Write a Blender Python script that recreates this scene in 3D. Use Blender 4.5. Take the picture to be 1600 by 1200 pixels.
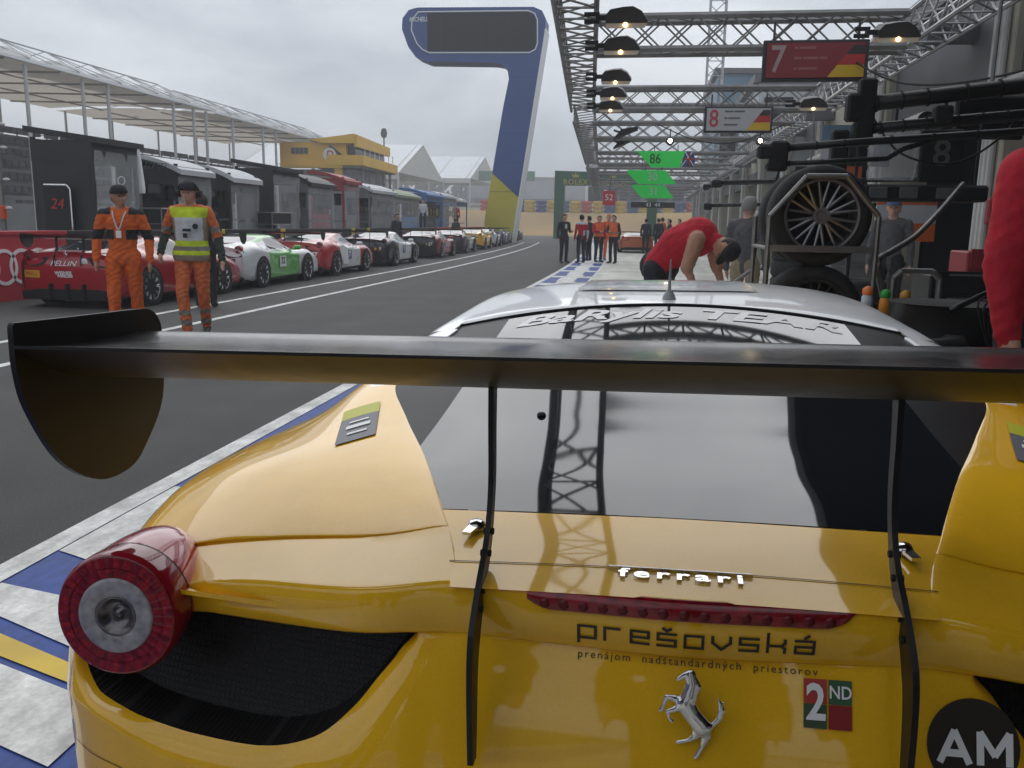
import bpy, bmesh, math, random
import numpy as np
from mathutils import Vector, Matrix, Euler
random.seed(7); rng = np.random.RandomState(11)
R = math.radians
for o in list(bpy.data.objects): bpy.data.objects.remove(o)
SC = bpy.context.scene
COL = SC.collection

# ---------------------------------------------------------------- camera
cam = bpy.data.cameras.new('camera'); cam_o = bpy.data.objects.new('camera', cam); COL.objects.link(cam_o)
SC.camera = cam_o
rt = Vector((0.98872209, 0.14877612, 0.01715513)); up = Vector((-0.04402604, 0.17925708, 0.98281667)); fw = Vector((-0.14314447, 0.97248782, -0.18378546))
m = Matrix((rt, up, -fw)).transposed().to_4x4(); m.translation = (0, 0, 1.37)
cam_o.matrix_world = m
cam.sensor_width = 36; cam.lens = 36 * 1340 / 1600; cam.clip_start = .05; cam.clip_end = 3000
SC.render.resolution_x, SC.render.resolution_y = 1024, 768

# ---------------------------------------------------------------- world: overcast sky
SUN_EL, SUN_AZ = 48.0, -14.0       # degrees; azimuth from the pit-lane direction (+Y), negative to the left
W = bpy.data.worlds.new('World'); SC.world = W; W.use_nodes = True
nt = W.node_tree; N = nt.nodes; L = nt.links; N.clear()
out = N.new('ShaderNodeOutputWorld'); bg = N.new('ShaderNodeBackground'); L.new(bg.outputs[0], out.inputs[0])
sky = N.new('ShaderNodeTexSky'); sky.sky_type = 'NISHITA'; sky.sun_disc = False
sky.sun_elevation = R(SUN_EL); sky.sun_rotation = R(SUN_AZ); sky.dust_density = 3
tc = N.new('ShaderNodeTexCoord'); mp = N.new('ShaderNodeMapping'); mp.inputs['Scale'].default_value = (1, 1, 2.6)
L.new(tc.outputs['Generated'], mp.inputs[0])
n1 = N.new('ShaderNodeTexNoise'); n1.inputs['Scale'].default_value = 3.1; n1.inputs['Detail'].default_value = 7; n1.inputs['Roughness'].default_value = .56; n1.inputs['Distortion'].default_value = .35
L.new(mp.outputs[0], n1.inputs[0])
rp = N.new('ShaderNodeValToRGB'); L.new(n1.outputs['Fac'], rp.inputs[0])
rp.color_ramp.elements[0].position = .34; rp.color_ramp.elements[0].color = (4.9, 5.5, 6.3, 1)
rp.color_ramp.elements[1].position = .66; rp.color_ramp.elements[1].color = (9.2, 9.65, 10.2, 1)
mx = N.new('ShaderNodeMix'); mx.data_type = 'RGBA'; mx.inputs[0].default_value = .9
L.new(sky.outputs[0], mx.inputs[6]); L.new(rp.outputs[0], mx.inputs[7]); L.new(mx.outputs[2], bg.inputs[0])
bg.inputs[1].default_value = .1
sun = bpy.data.lights.new('sun', 'SUN'); sun.energy = 1.25; sun.angle = R(75); sun.color = (1, .98, .955)
sun_o = bpy.data.objects.new('sun', sun); COL.objects.link(sun_o)
sd = Vector((math.sin(R(SUN_AZ)) * math.cos(R(SUN_EL)), math.cos(R(SUN_AZ)) * math.cos(R(SUN_EL)), math.sin(R(SUN_EL))))
sun_o.rotation_euler = sd.to_track_quat('Z', 'Y').to_euler()
VS = SC.view_settings; VS.view_transform = 'Standard'; VS.look = 'None'; VS.exposure = .05; VS.gamma = 1; VS.use_curve_mapping = False
SC.render.engine = 'CYCLES'; SC.cycles.max_bounces = 7; SC.cycles.transparent_max_bounces = 10
SC.cycles.use_denoising = True; SC.cycles.caustics_reflective = False; SC.cycles.caustics_refractive = False

# ---------------------------------------------------------------- helpers
MATS = {}
def mat(name, col, rough=.5, metal=0, coat=0, spec=.5, noise=None, bump=None, alpha=1, trans=0, ior=1.45, emit=None, stretch=None, coat_ior=1.5, translucent=0, noise2=None):
    """procedural material; noise=(scale, amount[, detail]) varies the colour, bump=(scale, strength)"""
    if name in MATS: return MATS[name]
    ma = bpy.data.materials.new(name); ma.use_nodes = True; MATS[name] = ma
    t = ma.node_tree; b = t.nodes['Principled BSDF']
    c = (*col, 1)
    b.inputs['Base Color'].default_value = c; b.inputs['Roughness'].default_value = rough; b.inputs['Metallic'].default_value = metal
    b.inputs['Coat Weight'].default_value = coat; b.inputs['Coat Roughness'].default_value = .04; b.inputs['Coat IOR'].default_value = coat_ior
    b.inputs['Specular IOR Level'].default_value = spec; b.inputs['Alpha'].default_value = alpha
    b.inputs['Transmission Weight'].default_value = trans; b.inputs['IOR'].default_value = ior
    if emit: b.inputs['Emission Color'].default_value = (*emit[0], 1); b.inputs['Emission Strength'].default_value = emit[1]
    if translucent:
        tr = t.nodes.new('ShaderNodeBsdfTranslucent'); tr.inputs[0].default_value = c; ms = t.nodes.new('ShaderNodeMixShader'); ms.inputs[0].default_value = translucent
        t.links.new(b.outputs[0], ms.inputs[1]); t.links.new(tr.outputs[0], ms.inputs[2]); t.links.new(ms.outputs[0], t.nodes['Material Output'].inputs['Surface'])
    if noise or bump:
        co = t.nodes.new('ShaderNodeTexCoord'); src = co.outputs['Object']
        if stretch:
            mp = t.nodes.new('ShaderNodeMapping'); mp.inputs['Scale'].default_value = stretch; t.links.new(src, mp.inputs[0]); src = mp.outputs[0]
    if noise:
        n = t.nodes.new('ShaderNodeTexNoise'); n.inputs['Scale'].default_value = noise[0]; n.inputs['Detail'].default_value = noise[2] if len(noise) > 2 else 6
        t.links.new(src, n.inputs['Vector'])
        mr = t.nodes.new('ShaderNodeMapRange'); mr.inputs[1].default_value = .3; mr.inputs[2].default_value = .7
        mr.inputs[3].default_value = 1 - noise[1]; mr.inputs[4].default_value = 1 + noise[1]; t.links.new(n.outputs['Fac'], mr.inputs[0])
        mu = t.nodes.new('ShaderNodeMix'); mu.data_type = 'RGBA'; mu.blend_type = 'MULTIPLY'; mu.inputs[0].default_value = 1
        mu.inputs[6].default_value = c; t.links.new(mr.outputs[0], mu.inputs[7]); t.links.new(mu.outputs[2], b.inputs['Base Color'])
        if noise2:
            for sc_, am_, st_ in noise2:
                m2 = t.nodes.new('ShaderNodeMapping'); m2.inputs['Scale'].default_value = st_; t.links.new(co.outputs['Object'], m2.inputs[0])
                n2 = t.nodes.new('ShaderNodeTexNoise'); n2.inputs['Scale'].default_value = sc_; n2.inputs['Detail'].default_value = 5; t.links.new(m2.outputs[0], n2.inputs['Vector'])
                r2 = t.nodes.new('ShaderNodeMapRange'); r2.inputs[1].default_value = .32; r2.inputs[2].default_value = .68; r2.inputs[3].default_value = 1 - am_; r2.inputs[4].default_value = 1 + am_; t.links.new(n2.outputs['Fac'], r2.inputs[0])
                mu2 = t.nodes.new('ShaderNodeMix'); mu2.data_type = 'RGBA'; mu2.blend_type = 'MULTIPLY'; mu2.inputs[0].default_value = 1
                t.links.new(mu.outputs[2], mu2.inputs[6]); t.links.new(r2.outputs[0], mu2.inputs[7]); t.links.new(mu2.outputs[2], b.inputs['Base Color']); mu = mu2
        mr2 = t.nodes.new('ShaderNodeMapRange'); mr2.inputs[3].default_value = max(0, rough - .08); mr2.inputs[4].default_value = min(1, rough + .08)
        t.links.new(n.outputs['Fac'], mr2.inputs[0]); t.links.new(mr2.outputs[0], b.inputs['Roughness'])
    if bump:
        n = t.nodes.new('ShaderNodeTexNoise'); n.inputs['Scale'].default_value = bump[0]; n.inputs['Detail'].default_value = 4
        t.links.new(src, n.inputs['Vector']); bu = t.nodes.new('ShaderNodeBump'); bu.inputs['Strength'].default_value = bump[1]; bu.inputs['Distance'].default_value = .02
        t.links.new(n.outputs['Fac'], bu.inputs['Height']); t.links.new(bu.outputs[0], b.inputs['Normal'])
    return ma

def mk(name, V, F, ma, parent=None, smooth=False, fm=None, loc=None, rotz=0):
    """one mesh object; ma is a material or list, fm the material index of each face"""
    me = bpy.data.meshes.new(name); me.from_pydata([tuple(map(float, v)) for v in V], [], [tuple(f) for f in F])
    for q in (ma if isinstance(ma, (list, tuple)) else [ma]): me.materials.append(q)
    if fm is not None: me.polygons.foreach_set('material_index', np.asarray(fm, dtype=np.int32))
    if smooth: me.polygons.foreach_set('use_smooth', np.ones(len(me.polygons), dtype=bool))
    me.update()
    return link(name, me, parent, loc, rotz)
def link(name, data, parent=None, loc=None, rotz=0):
    o = bpy.data.objects.new(name, data); COL.objects.link(o)
    if parent: o.parent = parent
    if loc is not None: o.location = loc
    if rotz: o.rotation_euler = (0, 0, rotz)
    return o
def tag(o, label=None, cat=None, group=None, kind=None):
    if label: o['label'] = label
    if cat: o['category'] = cat
    if group: o['group'] = group
    if kind: o['kind'] = kind
    return o
def thing(name, label, cat, loc=(0, 0, 0), rotz=0, group=None):
    return tag(link(name, None, None, loc, rotz), label, cat, group)
def copy_tree(o, parent=None):
    c = o.copy(); COL.objects.link(c); c.parent = parent
    for ch in list(o.children): copy_tree(ch, c)
    return c

class MB:
    """collects shapes, then builds ONE mesh object"""
    def __init__(s): s.V = []; s.F = []; s.M = []; s.mi = 0
    def add(s, V, F):
        n = len(s.V); s.V += [tuple(map(float, v)) for v in V]; s.F += [tuple(i + n for i in f) for f in F]; s.M += [s.mi] * len(F); return s
    def box(s, c, d, rz=0, bev=0):
        x, y, z = (q / 2 for q in d); ca, sa = math.cos(rz), math.sin(rz)
        if bev:
            b = min(bev, x * .9, y * .9, z * .9); V = []
            for sx in (-1, 1):
                for sy in (-1, 1):
                    for sz in (-1, 1): V += [(sx * (x - b), sy * (y - b), sz * z), (sx * (x - b), sy * y, sz * (z - b)), (sx * x, sy * (y - b), sz * (z - b))]
            bm = bmesh.new()
            for v in V: bm.verts.new(v)
            r = bmesh.ops.convex_hull(bm, input=bm.verts); bm.verts.index_update()
            F = [[v.index for v in f.verts] for f in bm.faces]; V = [tuple(v.co) for v in bm.verts]; bm.free()
        else:
            V = [(-x, -y, -z), (x, -y, -z), (x, y, -z), (-x, y, -z), (-x, -y, z), (x, -y, z), (x, y, z), (-x, y, z)]
            F = [(0, 3, 2, 1), (4, 5, 6, 7), (0, 1, 5, 4), (1, 2, 6, 5), (2, 3, 7, 6), (3, 0, 4, 7)]
        return s.add([(c[0] + v[0] * ca - v[1] * sa, c[1] + v[0] * sa + v[1] * ca, c[2] + v[2]) for v in V], F)
    def cyl(s, a, b, r, r2=None, n=10, cap=True):
        a = np.array(a, float); b = np.array(b, float); r2 = r if r2 is None else r2
        d = b - a; L_ = np.linalg.norm(d)
        if L_ < 1e-9: return s
        d /= L_; u = np.cross(d, (0, 0, 1.) if abs(d[2]) < .9 else (1., 0, 0)); u /= np.linalg.norm(u); v = np.cross(d, u)
        V = []
        for p, q in ((a, r), (b, r2)):
            for i in range(n):
                t = 2 * math.pi * i / n; V.append(p + q * (u * math.cos(t) + v * math.sin(t)))
        F = [(i, (i + 1) % n, n + (i + 1) % n, n + i) for i in range(n)]
        if cap: F += [tuple(range(n))[::-1], tuple(range(n, 2 * n))]
        return s.add(V, F)
    def tube(s, pts, r, n=8):
        for a, b in zip(pts[:-1], pts[1:]): s.cyl(a, b, r, n=n)
        return s
    def sweep(s, pts, r, n=8, cap=True):
        """continuous tube along a polyline, radius may be a list"""
        P = np.array(pts, float); k = len(P); rr = r if hasattr(r, '__len__') else [r] * k
        T = np.gradient(P, axis=0); V = []
        ref = np.array((0, 0, 1.))
        for i in range(k):
            t = T[i] / (np.linalg.norm(T[i]) + 1e-9)
            if abs(t @ ref) > .95: ref = np.array((1., 0, 0))
            u = np.cross(t, ref); u /= np.linalg.norm(u); v = np.cross(t, u)
            for j in range(n):
                a = 2 * math.pi * j / n; V.append(P[i] + rr[i] * (u * math.cos(a) + v * math.sin(a)))
        F = [(i * n + j, i * n + (j + 1) % n, (i + 1) * n + (j + 1) % n, (i + 1) * n + j) for i in range(k - 1) for j in range(n)]
        if cap: F += [tuple(range(n))[::-1], tuple(range((k - 1) * n, k * n))]
        return s.add(V, F)
    def prism(s, poly, h0, h1, axis='z', at=None):
        """poly of 2-D points extruded along axis between h0 and h1. x: (y,z) y: (x,z) z: (x,y)"""
        n = len(poly); f = {'z': lambda p, h: (p[0], p[1], h), 'y': lambda p, h: (p[0], h, p[1]), 'x': lambda p, h: (h, p[0], p[1])}[axis]
        V = [f(p, h0) for p in poly] + [f(p, h1) for p in poly]
        F = [(i, (i + 1) % n, n + (i + 1) % n, n + i) for i in range(n)] + [tuple(range(n))[::-1], tuple(range(n, 2 * n))]
        return s.add(V, F)
    def lathe(s, prof, c=(0, 0, 0), axis='z', n=24):
        """prof of (radius, height) revolved about axis through c"""
        V = []; k = len(prof)
        for r, h in prof:
            for j in range(n):
                a = 2 * math.pi * j / n; p = (r * math.cos(a), r * math.sin(a), h)
                p = {'z': p, 'x': (p[2], p[0], p[1]), 'y': (p[0], p[2], p[1])}[axis]; V.append((c[0] + p[0], c[1] + p[1], c[2] + p[2]))
        F = [(i * n + j, i * n + (j + 1) % n, (i + 1) * n + (j + 1) % n, (i + 1) * n + j) for i in range(k - 1) for j in range(n)]
        return s.add(V, F)
    def quad(s, a, b, c, d): return s.add([a, b, c, d], [(0, 1, 2, 3)])
    def grid(s, G):
        G = np.asarray(G); r, c = G.shape[:2]
        return s.add(G.reshape(-1, 3), [(i * c + j, i * c + j + 1, (i + 1) * c + j + 1, (i + 1) * c + j) for i in range(r - 1) for j in range(c - 1)])
    def mir(s): s.V = [(-x, y, z) for x, y, z in s.V]; s.F = [f[::-1] for f in s.F]; return s
    def build(s, name, ma, parent=None, smooth=False, loc=None, rotz=0, auto=None):
        o = mk(name, s.V, s.F, ma, parent, smooth or auto is not None, s.M if isinstance(ma, (list, tuple)) else None, loc, rotz)
        if auto is not None: crease(o.data, auto)
        return o
def crease(me, deg=35):
    """smooth shading with edges sharper than deg kept hard"""
    bm = bmesh.new(); bm.from_mesh(me); bmesh.ops.remove_doubles(bm, verts=bm.verts, dist=1e-5); bmesh.ops.recalc_face_normals(bm, faces=bm.faces)
    for e in bm.edges: e.smooth = not (len(e.link_faces) != 2 or e.calc_face_angle(0) > R(deg))
    for f in bm.faces: f.smooth = True
    bm.to_mesh(me); bm.free()

def cat1(P, n, closed=False):
    """Catmull-Rom through the rows of P, n samples per segment"""
    P = np.asarray(P, float); k = len(P)
    if closed: Q = np.concatenate([P[-1:], P, P[:2]])
    else: Q = np.concatenate([2 * P[:1] - P[1:2], P, 2 * P[-1:] - P[-2:-1]])
    out = []; segs = k if closed else k - 1
    for i in range(segs):
        p0, p1, p2, p3 = Q[i:i + 4]
        for j in range(n):
            t = j / n; out.append(.5 * (2 * p1 + (p2 - p0) * t + (2 * p0 - 5 * p1 + 4 * p2 - p3) * t * t + (3 * p1 - p0 - 3 * p2 + p3) * t ** 3))
    if not closed: out.append(P[-1])
    return np.array(out)
def cat2(G, nr, nc):
    G = np.asarray(G, float); G = cat1(G, nr); return np.swapaxes(cat1(np.swapaxes(G, 0, 1), nc), 0, 1)

TXT = {}
def text_geo(body, size=1.0, sx=1.0, shear=0, extrude=0, bold=0, spacing=1.0, align='CENTER'):
    cu = bpy.data.curves.new('t', 'FONT'); cu.body = body; cu.size = size; cu.align_x = align; cu.align_y = 'CENTER'; cu.shear = shear
    cu.offset = bold; cu.space_character = spacing; cu.extrude = extrude; cu.resolution_u = 3
    o = bpy.data.objects.new('t', cu); COL.objects.link(o); bpy.context.view_layer.update()
    me = bpy.data.meshes.new_from_object(o.evaluated_get(bpy.context.evaluated_depsgraph_get()))
    V = [(v.co.x * sx, v.co.y, v.co.z) for v in me.vertices]; F = [tuple(p.vertices) for p in me.polygons]
    bpy.data.objects.remove(o); bpy.data.curves.remove(cu); bpy.data.meshes.remove(me)
    return V, F
def text(name, body, size, ma, parent, f, **k):
    """text whose local (u, v, w) goes through f to a 3-D point"""
    V, F = text_geo(body, size, **k); return mk(name, [f(*v) for v in V], F, ma, parent)

def remesh(name, prims, voxel, mats, parent=None, smooth_it=4, wob=None, squash=None):
    """continuous body from tapered capsules / ellipsoids: prims = (a, b, ra, rb, material index[, (sx,sy,sz)])"""
    V = []; F = []
    bm = bmesh.new()
    for p in prims:
        a, b, ra, rb = np.array(p[0], float), np.array(p[1], float), p[2], p[3]
        sc = p[5] if len(p) > 5 else None
        L_ = np.linalg.norm(b - a); n = max(2, int(L_ / (min(ra, rb) * .7)) + 1)
        nu = 12
        d = (b - a) / (L_ + 1e-9) if L_ > 1e-6 else np.array((0, 0, 1.))
        u = np.cross(d, (0, 1., 0) if abs(d[1]) < .9 else (1., 0, 0)); u /= np.linalg.norm(u); v = np.cross(d, u)
        prof = [(-math.cos(t) * ra, math.sin(t) * ra, 0) for t in np.linspace(0, math.pi / 2, 5)] + [(0, 0, q) for q in np.linspace(0, 1, n)[1:-1]] + [(math.sin(t) * rb, math.cos(t) * rb, 1) for t in np.linspace(0, math.pi / 2, 5)]
        i0 = len(V); rows = 0
        for h, r, q in prof:
            c = a + (b - a) * q; rr = r if q in (0, 1) else ra + (rb - ra) * q; rr = max(rr, 1e-4)
            for j in range(nu):
                t = 2 * math.pi * j / nu; off = d * (h if q in (0, 1) else 0) + rr * (u * math.cos(t) + v * math.sin(t))
                if sc is not None: off = off * np.array(sc)
                V.append(c + off)
            rows += 1
        F += [(i0 + i * nu + j, i0 + i * nu + (j + 1) % nu, i0 + (i + 1) * nu + (j + 1) % nu, i0 + (i + 1) * nu + j) for i in range(rows - 1) for j in range(nu)]
        F += [tuple(i0 + j for j in range(nu))[::-1], tuple(i0 + (rows - 1) * nu + j for j in range(nu))]
    bm.free()
    me = bpy.data.meshes.new(name); me.from_pydata([tuple(map(float, v)) for v in V], [], F)
    o = bpy.data.objects.new(name, me); COL.objects.link(o)
    r = o.modifiers.new('r', 'REMESH'); r.mode = 'VOXEL'; r.voxel_size = voxel
    s = o.modifiers.new('s', 'SMOOTH'); s.factor = .5; s.iterations = smooth_it
    me2 = bpy.data.meshes.new_from_object(o.evaluated_get(bpy.context.evaluated_depsgraph_get())); bpy.data.objects.remove(o); bpy.data.meshes.remove(me)
    for q in mats: me2.materials.append(q)
    if len(mats) > 1:
        nP = len(me2.polygons); C = np.zeros(nP * 3); me2.polygons.foreach_get('center', C); C = C.reshape(-1, 3)
        best = np.full(nP, 1e9); idx = np.zeros(nP, np.int32)
        for p in prims:
            a, b = np.array(p[0], float), np.array(p[1], float); d = b - a; q = np.clip(((C - a) @ d) / (d @ d + 1e-12), 0, 1)
            w = C - a - q[:, None] * d
            if len(p) > 5: w = w / np.array(p[5])
            dist = np.linalg.norm(w, axis=1) - (p[2] + (p[3] - p[2]) * q) - (p[6] if len(p) > 6 else 0)
            k = dist < best; best[k] = dist[k]; idx[k] = p[4]
        me2.polygons.foreach_set('material_index', idx)
    if wob:
        nV = len(me2.vertices); C = np.zeros(nV * 3); me2.vertices.foreach_get('co', C); C = C.reshape(-1, 3)
        Nn = np.zeros(nV * 3); me2.vertices.foreach_get('normal', Nn); Nn = Nn.reshape(-1, 3)
        w = np.abs(np.sin(C[:, 2] * 26 + C[:, 0] * 34 + 2.4 * np.sin(C[:, 1] * 15 + C[:, 2] * 9))) ** .6 - .6 + .5 * np.sin(C[:, 2] * 73 - C[:, 0] * 61 + 3 * np.sin(C[:, 2] * 21 + C[:, 1] * 30)); w = w * (C[:, 2] < wob[1]) * (C[:, 2] > .12)
        me2.vertices.foreach_set('co', (C + Nn * (w * wob[0])[:, None]).ravel())
    me2.polygons.foreach_set('use_smooth', np.ones(len(me2.polygons), dtype=bool)); me2.name = name; me2.update()
    return link(name, me2, parent)
# ---------------------------------------------------------------- materials
M_YEL = mat('yellow_paint', (.86, .475, .014), .35, 0, 1.0, spec=.1, noise=(2, .03), coat_ior=1.6, noise2=[(300, .04, (1, 1, 1)), (11, .05, (1, 1, .5))])
M_WHT = mat('white_paint', (.84, .85, .86), .3, 0, .8, noise=(3, .04))
M_BLK = mat('satin_black', (.012, .012, .013), .38, noise=(8, .2))
M_MATT = mat('matt_black', (.013, .013, .014), .75, noise=(6, .25))
M_CARB = mat('carbon_black', (.012, .011, .012), .2, spec=.5, noise=(30, .10), ior=1.55)
M_CARBU = mat('carbon_underside', (.013, .012, .012), .42, spec=.5, noise=(30, .15))
M_PLATE = mat('plate_black', (.011, .010, .011), .42, spec=.35, noise=(30, .2))
M_GLASS = mat('tinted_glass', (.009, .011, .014), .03, spec=.5, coat=0, ior=1.82)
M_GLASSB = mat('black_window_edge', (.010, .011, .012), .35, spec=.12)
M_CHROME = mat('chrome', (.75, .75, .76), .12, 1, noise=(15, .1))
M_STEEL = mat('dull_steel', (.22, .22, .215), .42, .75, noise=(9, .2))
M_ALU = mat('aluminium_truss', (.42, .42, .43), .42, .55, noise=(4, .18))
M_RED = mat('red_lens', (.22, .004, .010), .2, coat=.35, noise=(60, .5))
M_REDS = mat('red_lens_smooth', (.42, .012, .03), .08, coat=1)
M_GREYL = mat('grey_lens', (.16, .15, .17), .15, coat=1, noise=(60, .4))
M_DARKL = mat('dark_lens', (.035, .03, .035), .1, coat=1)
M_TYRE = mat('tyre_rubber', (.018, .018, .018), .8, noise=(12, .3), bump=(40, .2))
M_RIM = mat('grey_rim', (.22, .22, .23), .35, .8, noise=(10, .15))
M_RIMS = mat('silver_rim', (.5, .5, .51), .3, .85, noise=(10, .15))
M_TEXTB = mat('black_print', (.03, .024, .018), .45)
M_TEXTW = mat('white_print', (.8, .8, .8), .45)
M_WLINE = mat('white_road_paint', (.62, .62, .60), .7, noise=(3, .22), bump=(60, .1), noise2=[(14, .22, (1, .4, 1)), (60, .12, (1, 1, 1))])
M_BLUEP = mat('blue_road_paint', (.022, .06, .26), .6, noise=(2.5, .22), bump=(60, .1), noise2=[(30, .2, (1, .4, 1))])
M_YELP = mat('yellow_road_paint', (.6, .42, .06), .6, noise=(3, .2))
M_ASPH = mat('asphalt', (.058, .058, .055), .78, noise=(.35, .16, 9), bump=(140, .5), noise2=[(90, .30, (1, 1, 1)), (1.6, .09, (1, .03, 1)), (1.1, .13, (1, 1, 1)), (.25, .12, (1, .25, 1))])
M_CONC = mat('painted_concrete', (.52, .51, .46), .6, noise=(.9, .25, 8), bump=(50, .12), noise2=[(1.3, .25, (1, .08, 1)), (12, .12, (1, 1, 1))])
# ================================================================= ground, pit lane and paint
def sheet(name, poly, z, ma): return tag(mk(name, [(x, y, z) for x, y in poly], [tuple(range(len(poly)))], ma), kind='structure')
def bend(y): return -1.05e-3 * max(0., y - 22.) ** 2 if y < 62 else -1.68 - .084 * (y - 62)     # the lane swings left beyond the boxes
def strip(name, x0, x1, y0, y1, z, ma, n=40, parent=None):
    ys = np.linspace(y0, y1, n + 1); b = MB(); b.grid(np.array([[(x0 + bend(y), y, z), (x1 + bend(y), y, z)] for y in ys])); o = b.build(name, ma, parent); 
    o.data.flip_normals() if o.data.polygons[0].normal.z < 0 else None
    return tag(o, kind='structure')
sheet('ground', [(-900, -60), (700, -60), (700, 1600), (-900, 1600)], -.02, mat('far_ground', (.16, .15, .10), .9, noise=(.02, .3)))
sheet('pit_lane_road', [(-11.5, -40), (-2.35, -40), (-2.35, 20), (-3.2, 60), (-7, 110), (-30, 150), (-60, 150), (-30, 110), (-14, 60), (-11.5, 20)], 0, M_ASPH)
sheet('race_track_road', [(-30, -60), (-12.2, -60), (-12.2, 40), (-16, 80), (-60, 190), (-90, 190), (-32, 60)], -.004, M_ASPH)
sheet('pit_apron', [(-1.28, -40), (14, -40), (14, 70), (-4, 110), (-4.8, 80), (-2.6, 48), (-1.5, 25), (-1.28, 20)], .002, M_CONC)
PS = strip('painted_strip', -2.36, -1.26, -30, 90, .004, M_BLUEP, 80)
strip('lane_line', -2.46, -2.34, -30, 90, .008, M_WLINE, 80)
strip('lane_line', -1.30, -1.22, -30, 90, .008, M_WLINE, 80)
strip('lane_line', -5.86, -5.74, -30, 66, .004, M_WLINE, 60)
strip('lane_line', -6.93, -6.81, -30, 64, .004, M_WLINE, 60)
# big white lettering and blocks painted on the blue strip
b = MB()
def gpoly(pts): b.add([(x + bend(y), y, .009) for x, y in pts], [tuple(range(len(pts)))])
gpoly([(-2.33, 2.05), (-1.42, 1.75), (-1.42, 2.02), (-2.33, 2.33)]); gpoly([(-2.33, 2.55), (-1.42, 2.18), (-1.42, 2.36), (-1.85, 2.62), (-2.33, 2.72)])
gpoly([(-2.33, 1.5), (-1.42, 1.2), (-1.42, 1.55), (-2.33, 1.85)]); gpoly([(-2.33, 3.05), (-1.9, 2.88), (-1.6, 3.1), (-1.62, 3.6), (-1.9, 3.9), (-2.33, 3.95)])
y_ = 9.0
while y_ < 78:
    gpoly([(-2.05, y_), (-1.62, y_), (-1.62, y_ + 1.5), (-2.05, y_ + 1.5)]); gpoly([(-2.33, y_ + 1.5), (-1.3, y_ + 1.5), (-1.3, y_ + 2.2), (-2.33, y_ + 2.2)]); gpoly([(-2.0, y_ + 2.2), (-1.55, y_ + 2.2), (-1.55, y_ + 3.0), (-2.0, y_ + 3.0)])
    y_ += 3.0
tag(b.build('strip_paint', M_WLINE), kind='structure')
b = MB(); gpoly([(-2.33, 2.36), (-1.42, 2.05), (-1.42, 2.12), (-2.33, 2.47)]); tag(b.build('strip_stripe', M_YELP), kind='structure')

# ================================================================= far background
M_CREAM = mat('cream_membrane', (.72, .64, .54), .8, noise=(.5, .12), translucent=.42); M_MEMB = mat('white_membrane', (.88, .89, .9), .7, noise=(.4, .06))
M_POST = mat('pale_post', (.55, .55, .53), .5, noise=(1, .1)); M_GREYST = mat('grey_terrace', (.12, .125, .125), .85, noise=(.7, .25)); M_TERR2 = mat('pale_terrace', (.20, .205, .205), .85, noise=(.6, .2))
M_TAN = mat('tan_gravel', (.36, .235, .10), .95, noise=(.06, .28, 8)); M_HILL = mat('dry_hill', (.22, .20, .14), .95, noise=(.03, .3, 8)); M_DGREEN = mat('dark_shrub', (.05, .062, .04), .95, noise=(.2, .5, 8))
# hills and gravel bank at the end of the lane
xs_ = np.linspace(-260, 160, 60); prof_y = [104, 118, 128, 131, 175, 300, 520]; prof_z = [-.02, .6, 3.0, 3.4, 4.0, 8.0, 14.0]
Gh = np.array([[(x, y + .10 * max(0, -x - 10) ** 1.0 * .2, z + (.5 * math.sin(x * .05 + y) + .5 * math.sin(x * .13)) * min(1, z / 6)) for x in xs_] for y, z in zip(prof_y, prof_z)])
b = MB(); b.grid(Gh); fm = [0 if i // 59 < 3 else 1 for i in range(len(b.F))]
tag(mk('hills', b.V, b.F, [M_TAN, M_HILL], None, True, fm), kind='structure')
# tyre-wall blocks on the crest
cols = [mat('yellow_block', (.62, .42, .05), .7, noise=(2, .2)), mat('blue_block', (.05, .08, .22), .7, noise=(2, .2)), mat('red_block', (.5, .09, .06), .7)]
for i in range(26):
    x = -24 + i * 1.72; b = MB()
    for k in range(3): b.lathe([(.35, 0), (.8, .04), (.85, .3), (.8, .56), (.35, .6)], (x, 131.5 + .02 * abs(x), 3.1 + k * .6), n=12)
    tag(b.build('tyre_barrier', cols[i % 2 if i % 9 else 2]), '%s tyre stack on the crest of the gravel bank' % (('yellow', 'blue')[i % 2] if i % 9 else 'red'), 'tyre stack', 'tyre stacks along the gravel bank')
# houses and hoardings beyond the bank
def far_box(nm, label, cat, x, y, z, w, d, h, ma, panes=0, roof=None):
    t = thing(nm, label, cat, (x, y, z)); MB().box((0, 0, h / 2), (w, d, h)).build('wall', ma, t)
    if roof: MB().prism([(-w / 2 - .3, h), (w / 2 + .3, h), (w / 2 + .3, h + .25), (-w / 2 - .3, h + .4)], -d / 2 - .3, d / 2 + .3, 'y').build('roof', roof, t)
    for k in range(panes): MB().box((-w / 2 + w * (k + .5) / panes, -d / 2 - .04, h * .55), (w / panes * .72, .1, h * .5)).build('window', M_GLASSB, t)
    return t
far_box('control_hut', 'small white cabin seen through the green arch', 'cabin', -8.2, 150, 3.6, 3.4, 3, 5.2, M_MEMB, 1, M_GREYST)
far_box('spectator_stand', 'long dark blue hoarding seen under the green arch', 'hoarding', 2.0, 152, 4.2, 14, 3, 4.8, mat('blue_hoarding', (.10, .115, .17), .7, noise=(.8, .4)), 6)
far_box('orange_cabin', 'orange brown cabin beside the white cabin beyond the arch', 'cabin', -5.2, 149, 3.6, 2.0, 3, 5.8, mat('orange_brown', (.34, .19, .10), .7), 1)
gt = far_box('green_hoarding', 'green and white advertising board on the far hillside', 'board', -9.0, 170, 9.0, 9, .4, 1.8, mat('green_board', (.04, .17, .08), .6))
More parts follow.
